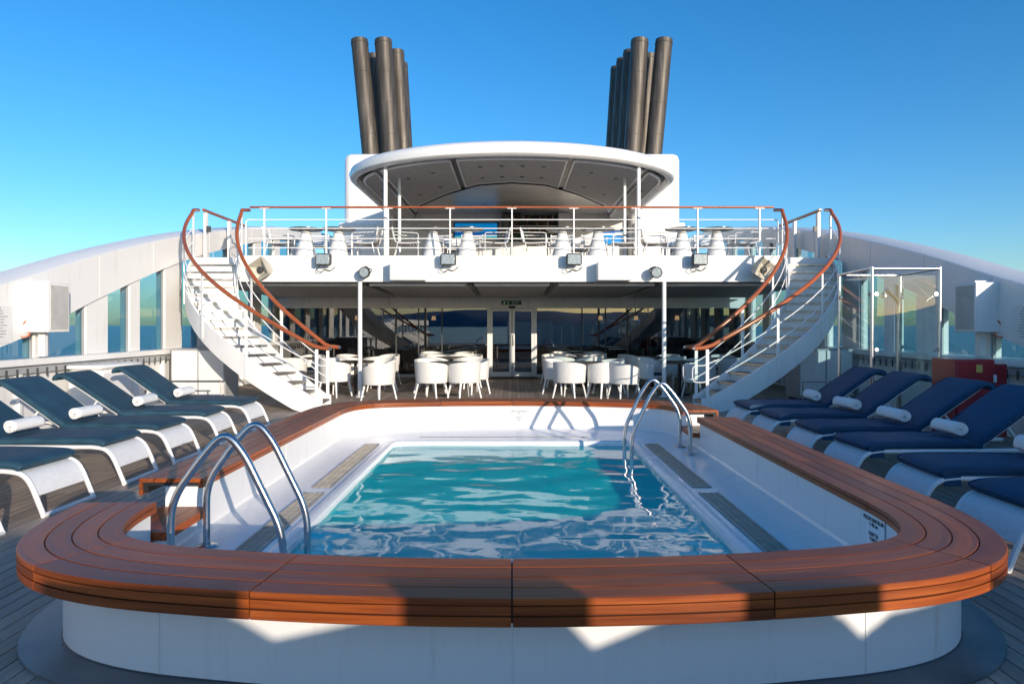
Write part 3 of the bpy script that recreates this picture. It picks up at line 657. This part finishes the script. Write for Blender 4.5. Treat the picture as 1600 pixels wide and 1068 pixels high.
# ------------------------------------------------------------------ upper deck, posts, railing
mb = B(); mb.box(-6.98, 6.98, 14.52, 34, 2.86, UZ-.004)
ud = struct(mb.build('upper_deck', 'deck_wood', smooth=False))
t = thing('deck_fascia', 'long white steel fascia along the upper deck edge', 'wall', (0, 14.45, 2.49))
for x0, x1 in ((-5.89, -1.97), (-1.967, 1.967), (1.97, 5.89)): B().box(x0, x1, 14.4, 14.52, 2.49, UZ+.012).build('plate', 'white_paint', t, smooth=False, bevel=.006)
B().box(-5.89, 5.89, 14.385, 14.53, UZ+.014, UZ+.035).build('edge_strip', 'white_gloss', t, smooth=False)
# soffit under the upper deck
t = thing('terrace_ceiling', 'grey fabric ceiling panels under the upper deck', 'ceiling', (0, 17, 2.4))
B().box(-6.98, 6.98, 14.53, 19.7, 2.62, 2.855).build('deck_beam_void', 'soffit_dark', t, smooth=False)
xs = [-6.9, -3.36, -3.24, -.9, -.78, .78, .9, 3.24, 3.36, 6.9]
for i in range(0, len(xs), 2):
    a, b = xs[i], xs[i+1] if i+1 < len(xs) else xs[i]
for a, b in ((-6.9, -3.4), (-3.2, -1.02), (-.86, .86), (1.02, 3.2), (3.4, 6.9)):
    B().prism([(a, 14.9, 2.50), (b, 14.9, 2.50), (b, 19.6, 2.36), (a, 19.6, 2.36)], (0, 0, .025)).build('fabric_panel', 'mesh_awning', t, smooth=False)
    B().tube([(a+.02, 14.86, 2.46), (b-.02, 14.86, 2.46)], .04, 10).build('roller_tube', 'white_tube', t)
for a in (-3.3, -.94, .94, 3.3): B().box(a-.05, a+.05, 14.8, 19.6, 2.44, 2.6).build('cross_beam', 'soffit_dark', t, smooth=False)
for s, lab in ((-1, 'white round post under the fascia among the tub chairs, sunlit lounger side'), (1, 'white round post under the fascia among the tub chairs, navy lounger side')):
    o = thing('support_post', lab, 'post', (s*3.3, 14.45, 0), 'posts holding up the upper deck')
    B().tube([(s*3.3, 14.45, .01), (s*3.3, 14.45, 2.62)], .047, 14).build('column', 'white_tube', o); B().lathe([(.1, 0), (.1, .012), (.05, .03)], 16, Matrix.Translation((s*3.3, 14.45, 0))).build('foot_plate', 'white_tube', o)
rl = thing('deck_railing', 'long white railing with varnished wooden top rail above the fascia', 'railing', (0, 14.45, UZ+.03))
B().box(-5.69, -.003, 14.41, 14.49, UZ+1.07, UZ+1.11).build('top_rail', 'rail_wood', rl, bevel=.016)
B().box(.003, 5.69, 14.41, 14.49, UZ+1.07, UZ+1.11).build('top_rail', 'rail_wood', rl, bevel=.016)
for z in (.82, .63, .41, .21):
    if z > .8 or z < .3: pass
    B().tube([(-5.72, 14.45, UZ+z), (5.72, 14.45, UZ+z)], .011, 6).build('mid_rail', 'white_tube', rl)
for s in (-1, 1): B().tube(fillet([(s*5.6, 14.45, UZ+.82), (s*5.78, 14.45, UZ+.82), (s*5.78, 14.45, UZ+.03)], .12), .013, 6).build('end_bend', 'white_tube', rl)
for k in range(-4, 5):
    B().box(k*1.343-.014, k*1.343+.014, 14.425, 14.475, UZ+.02, UZ+1.07).build('stanchion', 'white_tube', rl, smooth=False)
    B().box(k*1.343-.1, k*1.343+.1, 14.42, 14.48, UZ+1.055, UZ+1.07).build('rail_bracket', 'white_tube', rl, smooth=False)
for s, lab in ((-1, 'short landing railing at the top of the stair on the sunlit lounger side'), (1, 'short landing railing at the top of the stair on the navy lounger side')):
    o = thing('landing_railing', lab, 'railing', (s*6.9, 15.8, UZ), 'landing railings')
    B().tube([(s*6.88, 14.85, UZ+1.1), (s*6.92, 17.2, UZ+1.1)], .036, 10).build('handrail', 'rail_wood', o)
    for y in (14.95, 16.2): B().box(min(s*6.87, s*6.93), max(s*6.87, s*6.93), y, y+.1, UZ, UZ+1.07).build('stanchion', 'white_tube', o, smooth=False)
    B().box(s*6.8-.04, s*6.8+.04, 14.9, 14.95, UZ+.62, UZ+.75).build('switch_box', 'dark_grey', o)
# lamps and speakers on the fascia
def floodlight(x, label):
    t = thing('floodlight', label, 'floodlight', (x, 14.2, 2.9), 'rectangular floodlights on the fascia'); z = 2.95
    B().box(x-.17, x+.17, 14.12, 14.26, z-.13, z+.13).build('housing', 'dark_grey', t, bevel=.045)
    B().box(x-.14, x+.14, 14.112, 14.125, z-.105, z+.105).build('lens', 'lens', t, bevel=.02)
    B().box(x-.03, x+.03, 14.24, 14.4, z-.1, z-.04).build('bracket', 'black', t)
    B().tube(smoothpath([(x-.1, 14.3, z-.12), (x-.17, 14.28, z-.22), (x-.08, 14.3, z-.26), (x-.02, 14.36, z-.2), (x+.1, 14.36, z-.22), (x+.2, 14.38, z-.14)], 5), .009, 6).build('cable', 'black', t)
for x, w in ((-4.02, 'closest to the stair with sunlit treads'), (-1.36, 'inner one on the sunlit-lounger side'), (1.32, 'inner one on the navy-lounger side'), (4.0, 'closest to the stair with shaded treads')): floodlight(x, 'rectangular black floodlight on the fascia, '+w)
for x, lab in ((-3.14, 'round black spotlight on the fascia, sunlit lounger side'), (3.07, 'round black spotlight on the fascia, navy lounger side')):
    t = thing('spotlight', lab, 'spotlight', (x, 14.25, 2.67), 'round spotlights on the fascia')
    mm = Matrix.Translation((x, 14.12, 2.67)) @ Matrix.Rotation(R(-90), 4, 'X') @ Matrix.Rotation(R(6), 4, 'Y')
    B().lathe([(.115, 0), (.125, .02), (.12, .06), (.08, .17), (.04, .2)], 20, mm).build('housing', 'black', t)
    B().lathe([(.1, -.004), (.1, .004)], 20, mm).build('lens', 'lens', t)
    B().tube([(x-.13, 14.16, 2.67), (x-.13, 14.28, 2.74), (x, 14.3, 2.8), (x+.13, 14.28, 2.74), (x+.13, 14.16, 2.67)], .012, 6).build('yoke', 'black', t); B().box(x-.02, x+.02, 14.29, 14.4, 2.76, 2.82).build('mount', 'black', t)
for x, lab in ((-2.22, 'flat white square speaker on the fascia, sunlit lounger side'), (2.18, 'flat white square speaker on the fascia, navy lounger side')):
    t = thing('panel_speaker', lab, 'speaker', (x, 14.2, 2.52), 'flat speakers on the fascia')
    B().box(x-.37, x+.37, 14.06, 14.38, 2.5, 2.89).build('cabinet', 'white_paint', t, bevel=.02); B().box(x-.34, x+.34, 14.052, 14.06, 2.53, 2.86).build('grille', 'white_grey', t, smooth=False)
for s, lab in ((-1, 'beige horn speaker tilted on the fascia end by the sunlit stair'), (1, 'beige horn speaker tilted on the fascia end by the shaded stair')):
    x = s*5.33; t = thing('horn_speaker', lab, 'speaker', (x, 14.3, 2.72), 'beige horn speakers')
    mm = Matrix.Translation((x, 14.15, 2.73)) @ Matrix.Rotation(R(s*28), 4, 'Z') @ Matrix.Rotation(R(s*24), 4, 'Y') @ Matrix.Rotation(R(8), 4, 'X')
    def fr(y, w, h): return [mm @ Vector((a*w, y, b*h)) for a, b in ((-1, -1), (1, -1), (1, 1), (-1, 1))]
    rings = [fr(.22, .09, .09), fr(.05, .17, .17), fr(-.1, .24, .21), fr(-.1, .215, .185), fr(.0, .1, .09)]
    B().add([p for r_ in rings for p in r_], [(4*i+j, 4*i+(j+1) % 4, 4*i+4+(j+1) % 4, 4*i+4+j) for i in range(4) for j in range(4)]+[(0, 1, 2, 3), (16, 17, 18, 19)]).build('horn', 'beige', t, smooth=False)
    B().lathe([(.07, -.02), (.075, .04), (.02, .07)], 14, mm @ Matrix.Translation((0, -.01, 0)) @ Matrix.Rotation(R(90), 4, 'X')).build('driver', 'dark_grey', t)
    B().box(x-.04, x+.04, 14.2, 14.4, 2.68, 2.76).build('bracket', 'beige', t)

# ------------------------------------------------------------------ glazed lounge front with double door, room behind
YG = 19.9; kx = YG/1040
t = thing('lounge_front', 'wide glazed lounge front with dark reflecting panes and white frames', 'facade', (0, YG, 0))
B().box(-7.0, 7.0, YG-.05, YG+.1, 2.06, 2.86).build('header', 'white_paint', t, smooth=False)
B().box(-7.0, -.73, YG-.04, YG+.08, 0, .09).build('base_rail', 'white_grey', t, smooth=False); B().box(.73, 7.0, YG-.04, YG+.08, 0, .09).build('base_rail', 'white_grey', t, smooth=False)
ed = [-7.0, -6.2, -4.6, -3.46, -2.79, -2.09, -.73]
for s in (-1, 1):
    E = sorted([s*e for e in ed])
    for a, b in zip(E, E[1:]):
        B().box(a+.02, b-.02, YG+.0, YG+.012, .09, 2.06).build('window_pane', 'pane_dark', t, smooth=False)
    for e in E[:-1] if s < 0 else E[1:]: B().box(e-.018, e+.018, YG-.02, YG+.04, .09, 2.06).build('mullion', 'dark_grey', t, smooth=False)
    B().box(min(s*.66, s*.74), max(s*.66, s*.74), YG-.06, YG+.09, 0, 2.06).build('door_post', 'white_paint', t, smooth=False, bevel=.006)
    a, b = (-.655, -.008) if s < 0 else (.008, .655)
    dr = B().box(a, a+.075, YG-.045, YG-.0, .02, 2.05).box(b-.075, b, YG-.045, YG-.0, .02, 2.05).box(a+.076, b-.076, YG-.045, YG, 1.97, 2.05).box(a+.076, b-.076, YG-.045, YG, .02, .16).build('door', 'white_paint', t, smooth=False)
    B().box(a+.07, b-.07, YG-.026, YG-.016, .15, 1.98).build('door_pane', 'pane_dark', dr, smooth=False)
    B().tube(fillet([(s*.045, YG-.045, .95), (s*.045, YG-.1, .95), (s*.045, YG-.1, 1.25), (s*.045, YG-.045, 1.25)], .03), .012, 8).build('door_handle', 'steel', dr)
B().box(-.1, .1, YG-.075, YG-.05, 2.06, 2.13).build('door_closer', 'black', t)
sg = thing('exit_sign', 'small green exit sign above the double door', 'sign', (0, YG-.06, 2.2)); xo = -.02
B().box(xo-.3, xo+.3, YG-.075, YG-.052, 2.16, 2.28).build('plate', 'exit_green', sg, smooth=False)
text(sg, 'EXIT', .1, Matrix.Translation((xo+.12, YG-.078, 2.22)) @ Matrix.Rotation(R(90), 4, 'X'), 'exit_white')
B().prism([(xo-.12, YG-.077, 2.18), (xo-.05, YG-.077, 2.22), (xo-.12, YG-.077, 2.26)], (0, .001, 0)).build('arrow', 'exit_white', sg, smooth=False)
B().prism([(xo-.25, YG-.077, 2.18), (xo-.19, YG-.077, 2.18), (xo-.17, YG-.077, 2.25), (xo-.22, YG-.077, 2.26)], (0, .001, 0)).build('running_figure', 'exit_white', sg, smooth=False)
tag(B().box(-.75, .75, 19.2, 19.78, .003, .022).build('door_mat', 'rubber', smooth=False, bevel=.004), 'dark rubber mat before the double door', 'mat')
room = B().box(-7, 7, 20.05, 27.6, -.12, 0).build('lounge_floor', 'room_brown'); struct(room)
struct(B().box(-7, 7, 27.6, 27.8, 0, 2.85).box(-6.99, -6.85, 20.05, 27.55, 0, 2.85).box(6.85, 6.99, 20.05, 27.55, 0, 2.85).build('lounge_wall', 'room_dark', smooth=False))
for i, x in enumerate((-6.3, -5.1, -3.9, 4.0, 5.0, 5.9, 6.5)):
    mb = B(); n = 14; w = .36
    fr_ = [(x-w/2+w*k/n, 26.9+.05*math.sin(k*1.9), 0) for k in range(n+1)]
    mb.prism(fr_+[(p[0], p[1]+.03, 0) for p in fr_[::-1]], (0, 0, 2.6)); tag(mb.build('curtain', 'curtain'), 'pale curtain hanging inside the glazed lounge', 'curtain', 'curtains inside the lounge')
for i, (x, y) in enumerate(((-5.7, 24.5), (-3.0, 25.5), (3.3, 24.8), (4.7, 25.2), (6.0, 24.2))):
    o = thing('pendant_lamp', 'small warm lit lamp inside the glazed lounge', 'lamp', (x, y, 1.75), 'lamps inside the lounge')
    B().lathe([(.09, 1.75), (.065, 1.9)], 14, Matrix.Translation((x, y, 0))).build('shade', 'lamp_glow', o); B().tube([(x, y, 1.9), (x, y, 2.84)], .008, 5).build('cord', 'black', o)

# ------------------------------------------------------------------ terrace tables and tub chairs
def make_table():
    t = thing('round_table', 'x', 'table')
    B().lathe([(.0, .70), (.40, .70), (.42, .71), (.42, .73), (.41, .74), (.0, .74)], 28, cap=False).build('tabletop', 'tabletop_dark', t, local=True)
    B().lathe([(.035, .04), (.035, .70)], 10).build('pedestal', 'black', t, local=True); B().lathe([(.24, 0), (.24, .015), (.04, .045)], 20).build('base', 'black', t, local=True)
    return t
def make_tub():
    t = thing('tub_chair', 'x', 'chair'); mb = B(); vs = []; K = 26; lv = 6
    for k in range(K+1):
        a = R(-128+256*k/K); c = abs(a)/R(128); top = .755-.13*c**2.2-.0*c
        for (off, io) in ((0, 0), (.04, 1)):
            for j in range(lv+1):
                f = j/lv; z = .33+(top-.33)*f; fl = 1+.07*f
                rx, ry = (.285-off)*fl, (.27-off)*fl
                vs.append((rx*math.sin(a), -ry*math.cos(a)*(1.0), z if not (io and j == lv) else z+.0))
    n = 2*(lv+1); fs = []
    order = list(range(lv+1))+[n-1-j for j in range(lv+1)]
    for k in range(K):
        for j in range(n):
            p, q = order[j], order[(j+1) % n]; fs.append((k*n+p, (k+1)*n+p, (k+1)*n+q, k*n+q))
    fs += [tuple(order), tuple(K*n+o for o in order[::-1])]
    mb.add(vs, fs).build('tub_back', 'white_wicker', t, local=True)
    B().lathe([(.0, .32), (.25, .32), (.265, .34), (.265, .38), (.25, .395), (.0, .395)], 24, Matrix.Scale(.96, 4, (0, 1, 0)), cap=False).build('seat', 'white_wicker', t, local=True)
    B().lathe([(.0, .395), (.215, .395), (.235, .415), (.22, .445), (.0, .455)], 22, cap=False).build('cushion', 'navy_fabric', t, local=True)
    for sx in (-1, 1):
        for sy in (-1, 1): B().tube([(sx*.17, sy*.17, .34), (sx*.225, sy*.215, 0)], [.02, .014], 8).build('leg', 'white_tube', t, local=True)
    return t
tb, ch = make_table(), make_tub(); ch.scale = (1.2, 1.14, 1.04)
TAB = [(-1.42, 14.75, 'f'), (1.62, 14.75, 'f'), (-3.55, 15.1, 'f'), (3.75, 14.9, 'f'), (-1.55, 17.0, 'm'), (1.55, 17.1, 'm'), (-3.75, 17.2, 'm'), (3.6, 17.1, 'm'), (-1.9, 18.9, 'b'), (1.9, 18.9, 'b'), (-5.3, 16.6, 'm'), (5.4, 16.6, 'm')]
cf = True; ROW = {'f': 'poolside row', 'm': 'middle row', 'b': 'row by the glass'}
for i, (x, y, rw) in enumerate(TAB):
    side = 'sunlit-lounger side' if x < 0 else 'navy-lounger side'
    pos = 'by the aisle' if abs(x) < 2.5 else ('by the post' if abs(x) < 5 else 'near the stair')
    place(tb, i == 0, (x, y, 0), 0, 'round dark pedestal table, %s, %s, %s' % (ROW[rw], pos, side), 'round tables on the lower terrace')
    angs = [-118, -58, 40, 140] if rw == 'f' else [-125, -50, 45, 135]
    if abs(x) > 5: angs = [-90, 90]
    for a in angs:
        a += random.uniform(-9, 9); r = .66 if rw == 'f' else .62
        cx, cy = x+r*math.cos(R(a))*1.05, y+r*math.sin(R(a))
        if cy > 19.4 or math.hypot(abs(cx)-3.3, cy-14.45) < .36: continue
        back = 'back to pool' if a < 0 else 'facing pool'
        place(ch, cf, (cx, cy, 0), R(a+90), '%s white tub chair %s, %s, %s, %s' % ('inner' if abs(cx) < abs(x) else 'outer', back, ROW[rw], pos, side), 'white tub chairs on the lower terrace'); cf = False
# a turned chair beside the post as in the photograph
place(ch, False, (-2.75, 13.75, 0), R(60), 'white woven tub chair pulled out next to the round post', 'white tub chairs on the lower terrace')
place(ch, False, (2.35, 13.95, 0), R(-70), 'white woven tub chair pulled aside from the table near the round post', 'white tub chairs on the lower terrace')

# ------------------------------------------------------------------ upper deck furniture
def make_cone():
    t = thing('cone_table', 'x', 'table')
    B().lathe([(.27, 0), (.27, .03), (.26, .05), (.195, .3), (.188, .31), (.195, .32), (.14, .5), (.134, .51), (.14, .52), (.095, .70), (.095, .72)], 20).build('cone_pedestal', 'white_gloss', t, local=True)
    B().lathe([(.0, .72), (.36, .72), (.39, .735), (.39, .75), (.0, .755)], 26, cap=False).build('tabletop', 'tabletop_dark', t, local=True); return t
def make_slat():
    t = thing('slatted_chair', 'x', 'chair')
    prof = smoothpath([(0, .30, .42), (0, 0, .40), (0, -.2, .41), (0, -.27, .48), (0, -.33, .76)], 5)
    for s in (-1, 1):
        B().tube([(s*.26, p.y, p.z) for p in prof], .018, 6).build('side_frame', 'alu', t, local=True)
        B().tube(fillet([(s*.27, .26, 0), (s*.27, .26, .63), (s*.27, -.28, .65)], .06), .013, 6).build('front_leg', 'alu', t, local=True); B().tube([(s*.27, -.2, .4), (s*.27, -.3, 0)], .013, 6).build('rear_leg', 'alu', t, local=True)
    mb = B()
    for i in range(1, len(prof)-1, 1):
        p = prof[i]; d = (prof[i+1]-prof[i-1]).normalized(); nn_ = Vector((0, -d.z, d.y)); w = d*.024
        mb.prism([Vector((-.255, 0, 0))+p-w, Vector((-.255, 0, 0))+p+w, Vector((-.255, 0, 0))+p+w+nn_*.008, Vector((-.255, 0, 0))+p-w+nn_*.008], (.51, 0, 0))
    mb.build('slats', 'alu', t, smooth=False, local=True)['kind'] = 'stuff'; return t
cn, slt = make_cone(), make_slat()
CT = [-4.75, -4.0, -1.82, -1.02, 1.16, 1.98, 3.92, 4.72]
NM = ['nearest the sunlit stair', 'second from the sunlit stair', 'third from the sunlit stair', 'fourth from the sunlit stair', 'fourth from the shaded stair', 'third from the shaded stair', 'second from the shaded stair', 'nearest the shaded stair']
k = 0
for i, x in enumerate(CT):
    place(cn, i == 0, (x, 15.35, UZ), 0, 'dark round table on a white cone pedestal '+NM[i], 'cone tables on the upper deck')
    out = -1 if i % 2 == 0 else 1
    for dx, dy, a in ((out*.62, .05, 90*out), (0, .72, 180), (-out*.38, 1.5, 180)):
        a += random.uniform(-10, 10)
        # local +y is the front of the chair: turn it towards the table
        place(slt, k == 0, (x+dx, 15.35+dy if dy > -.3 else 15.35+dy+.05, UZ), {0: 0}.get(dy, 0)+R(a if abs(dx) > .5 else (180+random.uniform(-15, 15) if dy > 0 else random.uniform(-12, 12))), 'slatted metal armchair '+('beside' if abs(dx) > .5 else 'two behind' if dy > 1 else 'behind' if dy > 0 else 'by the railing at')+' the cone table '+NM[i], 'slatted armchairs on the upper deck'); k += 1

# ------------------------------------------------------------------ canopy
def U(inset, n=44, yb=22.4, sy=1):
    a, b = 4.02-inset, 3.0-inset; pts = [(Vector((-a, yb, 0)), Vector((-1, 0, 0))), (Vector((-a, 19.5, 0)), Vector((-1, 0, 0)))]
    for i in range(n+1):
        q = math.pi*i/n; pts.append((Vector((-a*math.cos(q), 17-b*math.sin(q), 0)), Vector((-math.cos(q)/a, -math.sin(q)/b, 0)).normalized()))
    return pts+[(Vector((a, 19.5, 0)), Vector((1, 0, 0))), (Vector((a, yb, 0)), Vector((1, 0, 0)))]
can = thing('canopy', 'wide white oval canopy roof with grey panelled underside over the upper deck', 'canopy', (0, 17, 5.1))
B().sweep(U(0), [(-.16, 5.20), (-.1, 5.12), (-.02, 5.12), (.05, 5.17), (.075, 5.27), (.04, 5.36), (-.08, 5.44), (-.4, 5.54), (-.9, 5.62), (-.9, 5.5), (-.3, 5.35)]).build('rim', 'white_gloss', can)
u9 = [p for p, n in U(.85)]; B().prism([(p.x, p.y, 5.56) for p in u9], (0, 0, .07)).build('roof_sheet', 'white_paint', can)
u1 = [p for p, n in U(.12)]
def inn(x): return interp([(0, 16.7), (.9, 17.0), (1.8, 18.2), (2.8, 20.0), (3.3, 22.4), (4.1, 22.4)], abs(x))
vs = []; xs = [-3.89+7.78*i/60 for i in range(61)]
def front(x, ins): a, b = 4.02-ins, 3.0-ins; return 17-b*math.sqrt(max(0, 1-(x/a)**2))
mb = B()
for x in xs: vs += [(x, front(x, .1), 5.215), (x, max(front(x, .1)+.05, inn(x)), 5.215)]
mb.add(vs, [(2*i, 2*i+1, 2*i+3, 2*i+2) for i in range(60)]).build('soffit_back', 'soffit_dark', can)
for a, b in ((-1.2, 1.2), (1.36, 3.04), (-3.04, -1.36), (3.2, 3.72), (-3.72, -3.2)):
    X = [a+(b-a)*i/14 for i in range(15)]
    f = [(x, front(x, .30), 5.135) for x in X]; bk = [(x, max(front(x, .3)+.1, inn(x)-.12), 5.135) for x in X[::-1]]
    pn = B().prism(f+bk, (0, 0, .04)).build('soffit_panel', 'mesh_awning', can, smooth=False)
    B().tube(f, .036, 6).build('panel_edge', 'white_tube', pn); B().tube(bk, .02, 6).build('panel_edge', 'white_tube', pn)
    B().tube([f[0], bk[-1]], .024, 6).build('panel_edge', 'white_tube', pn); B().tube([f[-1], bk[0]], .024, 6).build('panel_edge', 'white_tube', pn)
    w = b-a
    for fx in ((.2, .4, .6, .8) if w > 2 else ((.3, .7) if w > 1 else (.5,))):
        x = a+w*fx
        for yy in (.28, .72):
            y = front(x, .3)+(inn(x)-front(x, .3))*yy
            if y < 20: B().lathe([(.05, 5.125), (.06, 5.132), (.045, 5.137)], 14, Matrix.Translation((x, y, 0))).build('downlight', 'dark_grey', pn)
for x in (-3.12, -1.28, 1.28, 3.12): B().box(x-.06, x+.06, front(x, .2), max(front(x, .2)+.2, inn(x)), 5.15, 5.21).build('roof_beam', 'black', can, smooth=False)
ic = [(x, max(16.72, inn(x)), 5.30) for x in [-3.3+6.6*i/30 for i in range(31)]]
B().prism(ic+[(3.3, 22.6, 5.3), (-3.3, 22.6, 5.3)], (0, 0, .05)).build('inner_ceiling', 'ceiling_sheen', can, smooth=False)
fr2 = [(Vector((x, max(16.7, inn(x)), 0)), Vector((0, 1, 0))) for x in [-3.3+6.6*i/40 for i in range(41)]]
B().sweep(fr2, [(-.03, 5.1), (.02, 5.1), (.02, 5.3), (-.03, 5.3)]).build('inner_edge', 'black', can)
for s in (-1, 1):
    for x, y, r in ((2.87, 15.1, .047), (2.74, 16.2, .04)):
        w = ('front' if y < 15.5 else 'rear')+(' canopy post on the sunlit stair side' if s < 0 else ' canopy post on the shaded stair side')
        o = thing('canopy_post', 'slim white '+w, 'post', (s*x, y, UZ), 'canopy posts')
        B().tube([(s*x, y, UZ), (s*x, y, 5.17)], r, 12).build('column', 'white_tube', o); B().lathe([(.09, 0), (.09, .012), (.05, .02)], 14, Matrix.Translation((s*x, y, UZ))).build('foot_plate', 'white_tube', o)

# ------------------------------------------------------------------ funnel casing, bar, funnels
fc = thing('funnel_casing', 'broad white funnel casing with rounded corners behind the canopy', 'superstructure', (0, 24.5, UZ))
for s in (-1, 1):
    B().box(min(s*3.9, s*5.58), max(s*3.9, s*5.58), 22.0, 28, UZ, 7.26).build('casing', 'white_paint', fc, bevel=.22)
    B().box(min(s*4.0, s*5.68), max(s*4.0, s*5.68), 21.8, 28, UZ, 4.92).build('lower_casing', 'white_paint', fc, bevel=.05)
B().box(-3.88, 3.88, 22.9, 28, UZ, 7.2).build('middle_casing', 'white_paint', fc, smooth=False)
bar = thing('deck_bar', 'open deck bar with white counter and back wall under the canopy', 'bar', (0, 22, UZ))
B().box(-3.88, 3.88, 22.45, 22.6, UZ, 5.3).build('back_wall', 'white_grey', bar, smooth=False)
B().box(-1.4, 2.2, 20.6, 21.0, UZ, UZ+1.05).build('counter', 'white_paint', bar, bevel=.03); B().box(-1.5, 2.3, 20.5, 21.08, UZ+1.052, UZ+1.1).build('countertop', 'white_gloss', bar, bevel=.015)
B().box(-.35, -.1, 22.1, 22.44, UZ, 5.28).build('pilaster', 'soffit_dark', bar, smooth=False); B().box(1.55, 1.9, 22.1, 22.44, UZ, 5.28).build('pilaster', 'white_grey', bar, smooth=False)
sh = B().box(-.08, 1.53, 22.40, 22.445, 4.35, 5.27).build('shelf_back', 'dark_grey', bar, smooth=False)
SZ = (4.42, 4.64, 4.86, 5.07)
for z in SZ: B().box(-.08, 1.53, 22.15, 22.40, z-.02, z).build('shelf', 'alu', sh, smooth=False)
bts = []
for c in range(5):
    h = [.2, .17, .19, .18, .16][c]; o = B().lathe([(.026, 0), (.028, .01), (.028, h*.6), (.011, h*.78), (.011, h)], 8).build('bottle', 'bottle%d' % c, local=True); bts.append([tag(o, 'x', 'bottle', 'bottles on the bar shelves'), True])
COLN = ['dark green', 'amber', 'clear', 'dark brown', 'yellowish']; ROWN = ['lowest', 'second lowest', 'second highest', 'highest']
for r_, z in enumerate(SZ):
    for i in range(18):
        c = random.randrange(5); b = bts[c]
        place(b[0], b[1], (-.03+i*.088+random.uniform(-.01, .01), 22.26+random.uniform(-.04, .04), z), 0, 'small %s bottle on the %s shelf of the bar' % (COLN[c], ROWN[r_])); b[1] = False
def picture(x0, x1, z0, z1, y, label, bands):
    t = thing('wall_screen', label, 'screen', ((x0+x1)/2, y, z0)); B().box(x0-.04, x1+.04, y+.012, y+.05, z0-.04, z1+.04).build('frame', 'dark_grey', t, smooth=False)
    for a, b, m in bands: B().box(x0, x1, y, y+.01, z0+(z1-z0)*a, z0+(z1-z0)*b, None).build('colour_band', m, t, smooth=False)
picture(-1.92, -.5, 4.5, 4.98, 22.39, 'wide blue seascape screen on the bar wall left of the bottle shelves', [(0, .12, 'screen_teal'), (.12, .35, 'screen_deep'), (.35, 1, 'screen_blue')])
picture(2.95, 3.8, 4.28, 4.72, 22.39, 'blue and white striped screen on the bar wall beside the funnel casing', [(0, .7, 'screen_blue'), (.7, .82, 'screen_white'), (.82, 1, 'screen_deep')])
B().box(-.25, .3, 21.9, 21.95, 5.2, 5.26).build('name_strip', 'black', bar, smooth=False)
FP = [(-4.93, 23.4, -5.39, .295), (-4.22, 23.4, -4.55, .30), (-3.93, 24.35, -4.24, .27), (-3.98, 25.5, -4.26, .24), (-4.78, 24.7, -5.15, .26), (4.93, 23.4, 5.37, .30), (4.20, 23.4, 4.51, .305), (4.05, 24.35, 4.34, .25), (3.9, 25.1, 4.2, .24), (3.8, 25.9, 4.1, .24), (4.75, 24.7, 5.12, .27)]
FN = [a+' pipe, sunlit-lounger side' for a in ('outer front', 'inner front', 'inner second', 'inner rear', 'outer rear')]+[a+' pipe, navy-lounger side' for a in ('outer front', 'inner front', 'inner second', 'inner third', 'inner rearmost', 'outer rear')]
for (x0, y, x1, r), nm in zip(FP, FN):
    o = thing('funnel_pipe', 'tall brown steel exhaust, '+nm+', leaning outward', 'exhaust pipe', (x0, y, 7.15), 'exhaust pipes leaning outward')
    a, b = Vector((x0, y, 7.1)), Vector((x1, y+.1, 11.6)); d = (b-a); Lh = d.length; mm = Matrix.Translation(a) @ d.to_track_quat('Z', 'Y').to_matrix().to_4x4()
    B().lathe([(r, 0), (r, Lh)], 24, mm, cap=False).build('pipe', 'funnel_steel', o); B().lathe([(r+.001, Lh+.001), (r-.022, Lh+.001), (r-.022, Lh-1.2)], 24, mm, cap=False).build('liner', 'beige', o)
    B().lathe([(r-.021, Lh-1.0), (.0, Lh-1.0)], 24, mm, cap=False).build('inner_dark', 'black', o)
    for f in (.245, .49, .735): B().lathe([(r+.001, Lh*f-.015), (r+.006, Lh*f-.01), (r+.006, Lh*f+.01), (r+.001, Lh*f+.015)], 24, mm, cap=False).build('weld_band', 'funnel_steel', o)
    B().lathe([(r+.002, Lh-.16), (r+.012, Lh-.15), (r+.012, Lh-.12), (r+.002, Lh-.11)], 24, mm, cap=False).build('top_band', 'funnel_steel', o)
    B().lathe([(r+.06, .12), (r+.06, .17), (r+.0, .2)], 24, mm, cap=False).build('base_collar', 'steel_dull', o)

# ------------------------------------------------------------------ unseen screen added astern of the camera for its cut shadow and reflection
scr = thing('aft_shadowcaster', 'unseen white screen added astern to cast shadows on the pool', 'shadowcaster', (0, -3.2, 0))
for top in ([(-.3, 1.78), (1.58, 1.78)], [(1.6, 1.66), (1.76, 1.66)], [(1.78, 1.78), (2.58, 1.78)], [(2.6, 1.62), (2.76, 1.53), (3.2, 1.64)], [(3.22, 1.80), (3.93, 1.80)],
            [(3.95, 1.64), (4.08, 1.51), (4.37, 1.62), (4.58, 1.66)], [(4.6, 1.80), (5.23, 1.80)], [(5.25, 1.62), (5.37, 1.52), (5.55, 1.62), (5.98, 1.66)], [(6.0, 1.78), (6.9, 1.78)]):
    B().prism([(top[0][0], -3.2, 0), (top[-1][0], -3.2, 0)]+[(x, -3.2, z) for x, z in top[::-1]], (0, -.04, 0)).build('panel', 'white_paint', scr, smooth=False)
B().tube([(-.3, -3.26, 1.1), (6.9, -3.26, 1.1)], .025, 8).build('hand_bar', 'steel', scr)
for i in range(5): B().tube([(0+1.725*i, -3.26, 0), (0+1.725*i, -3.26, 1.2)], .02, 8).build('post', 'steel', scr)
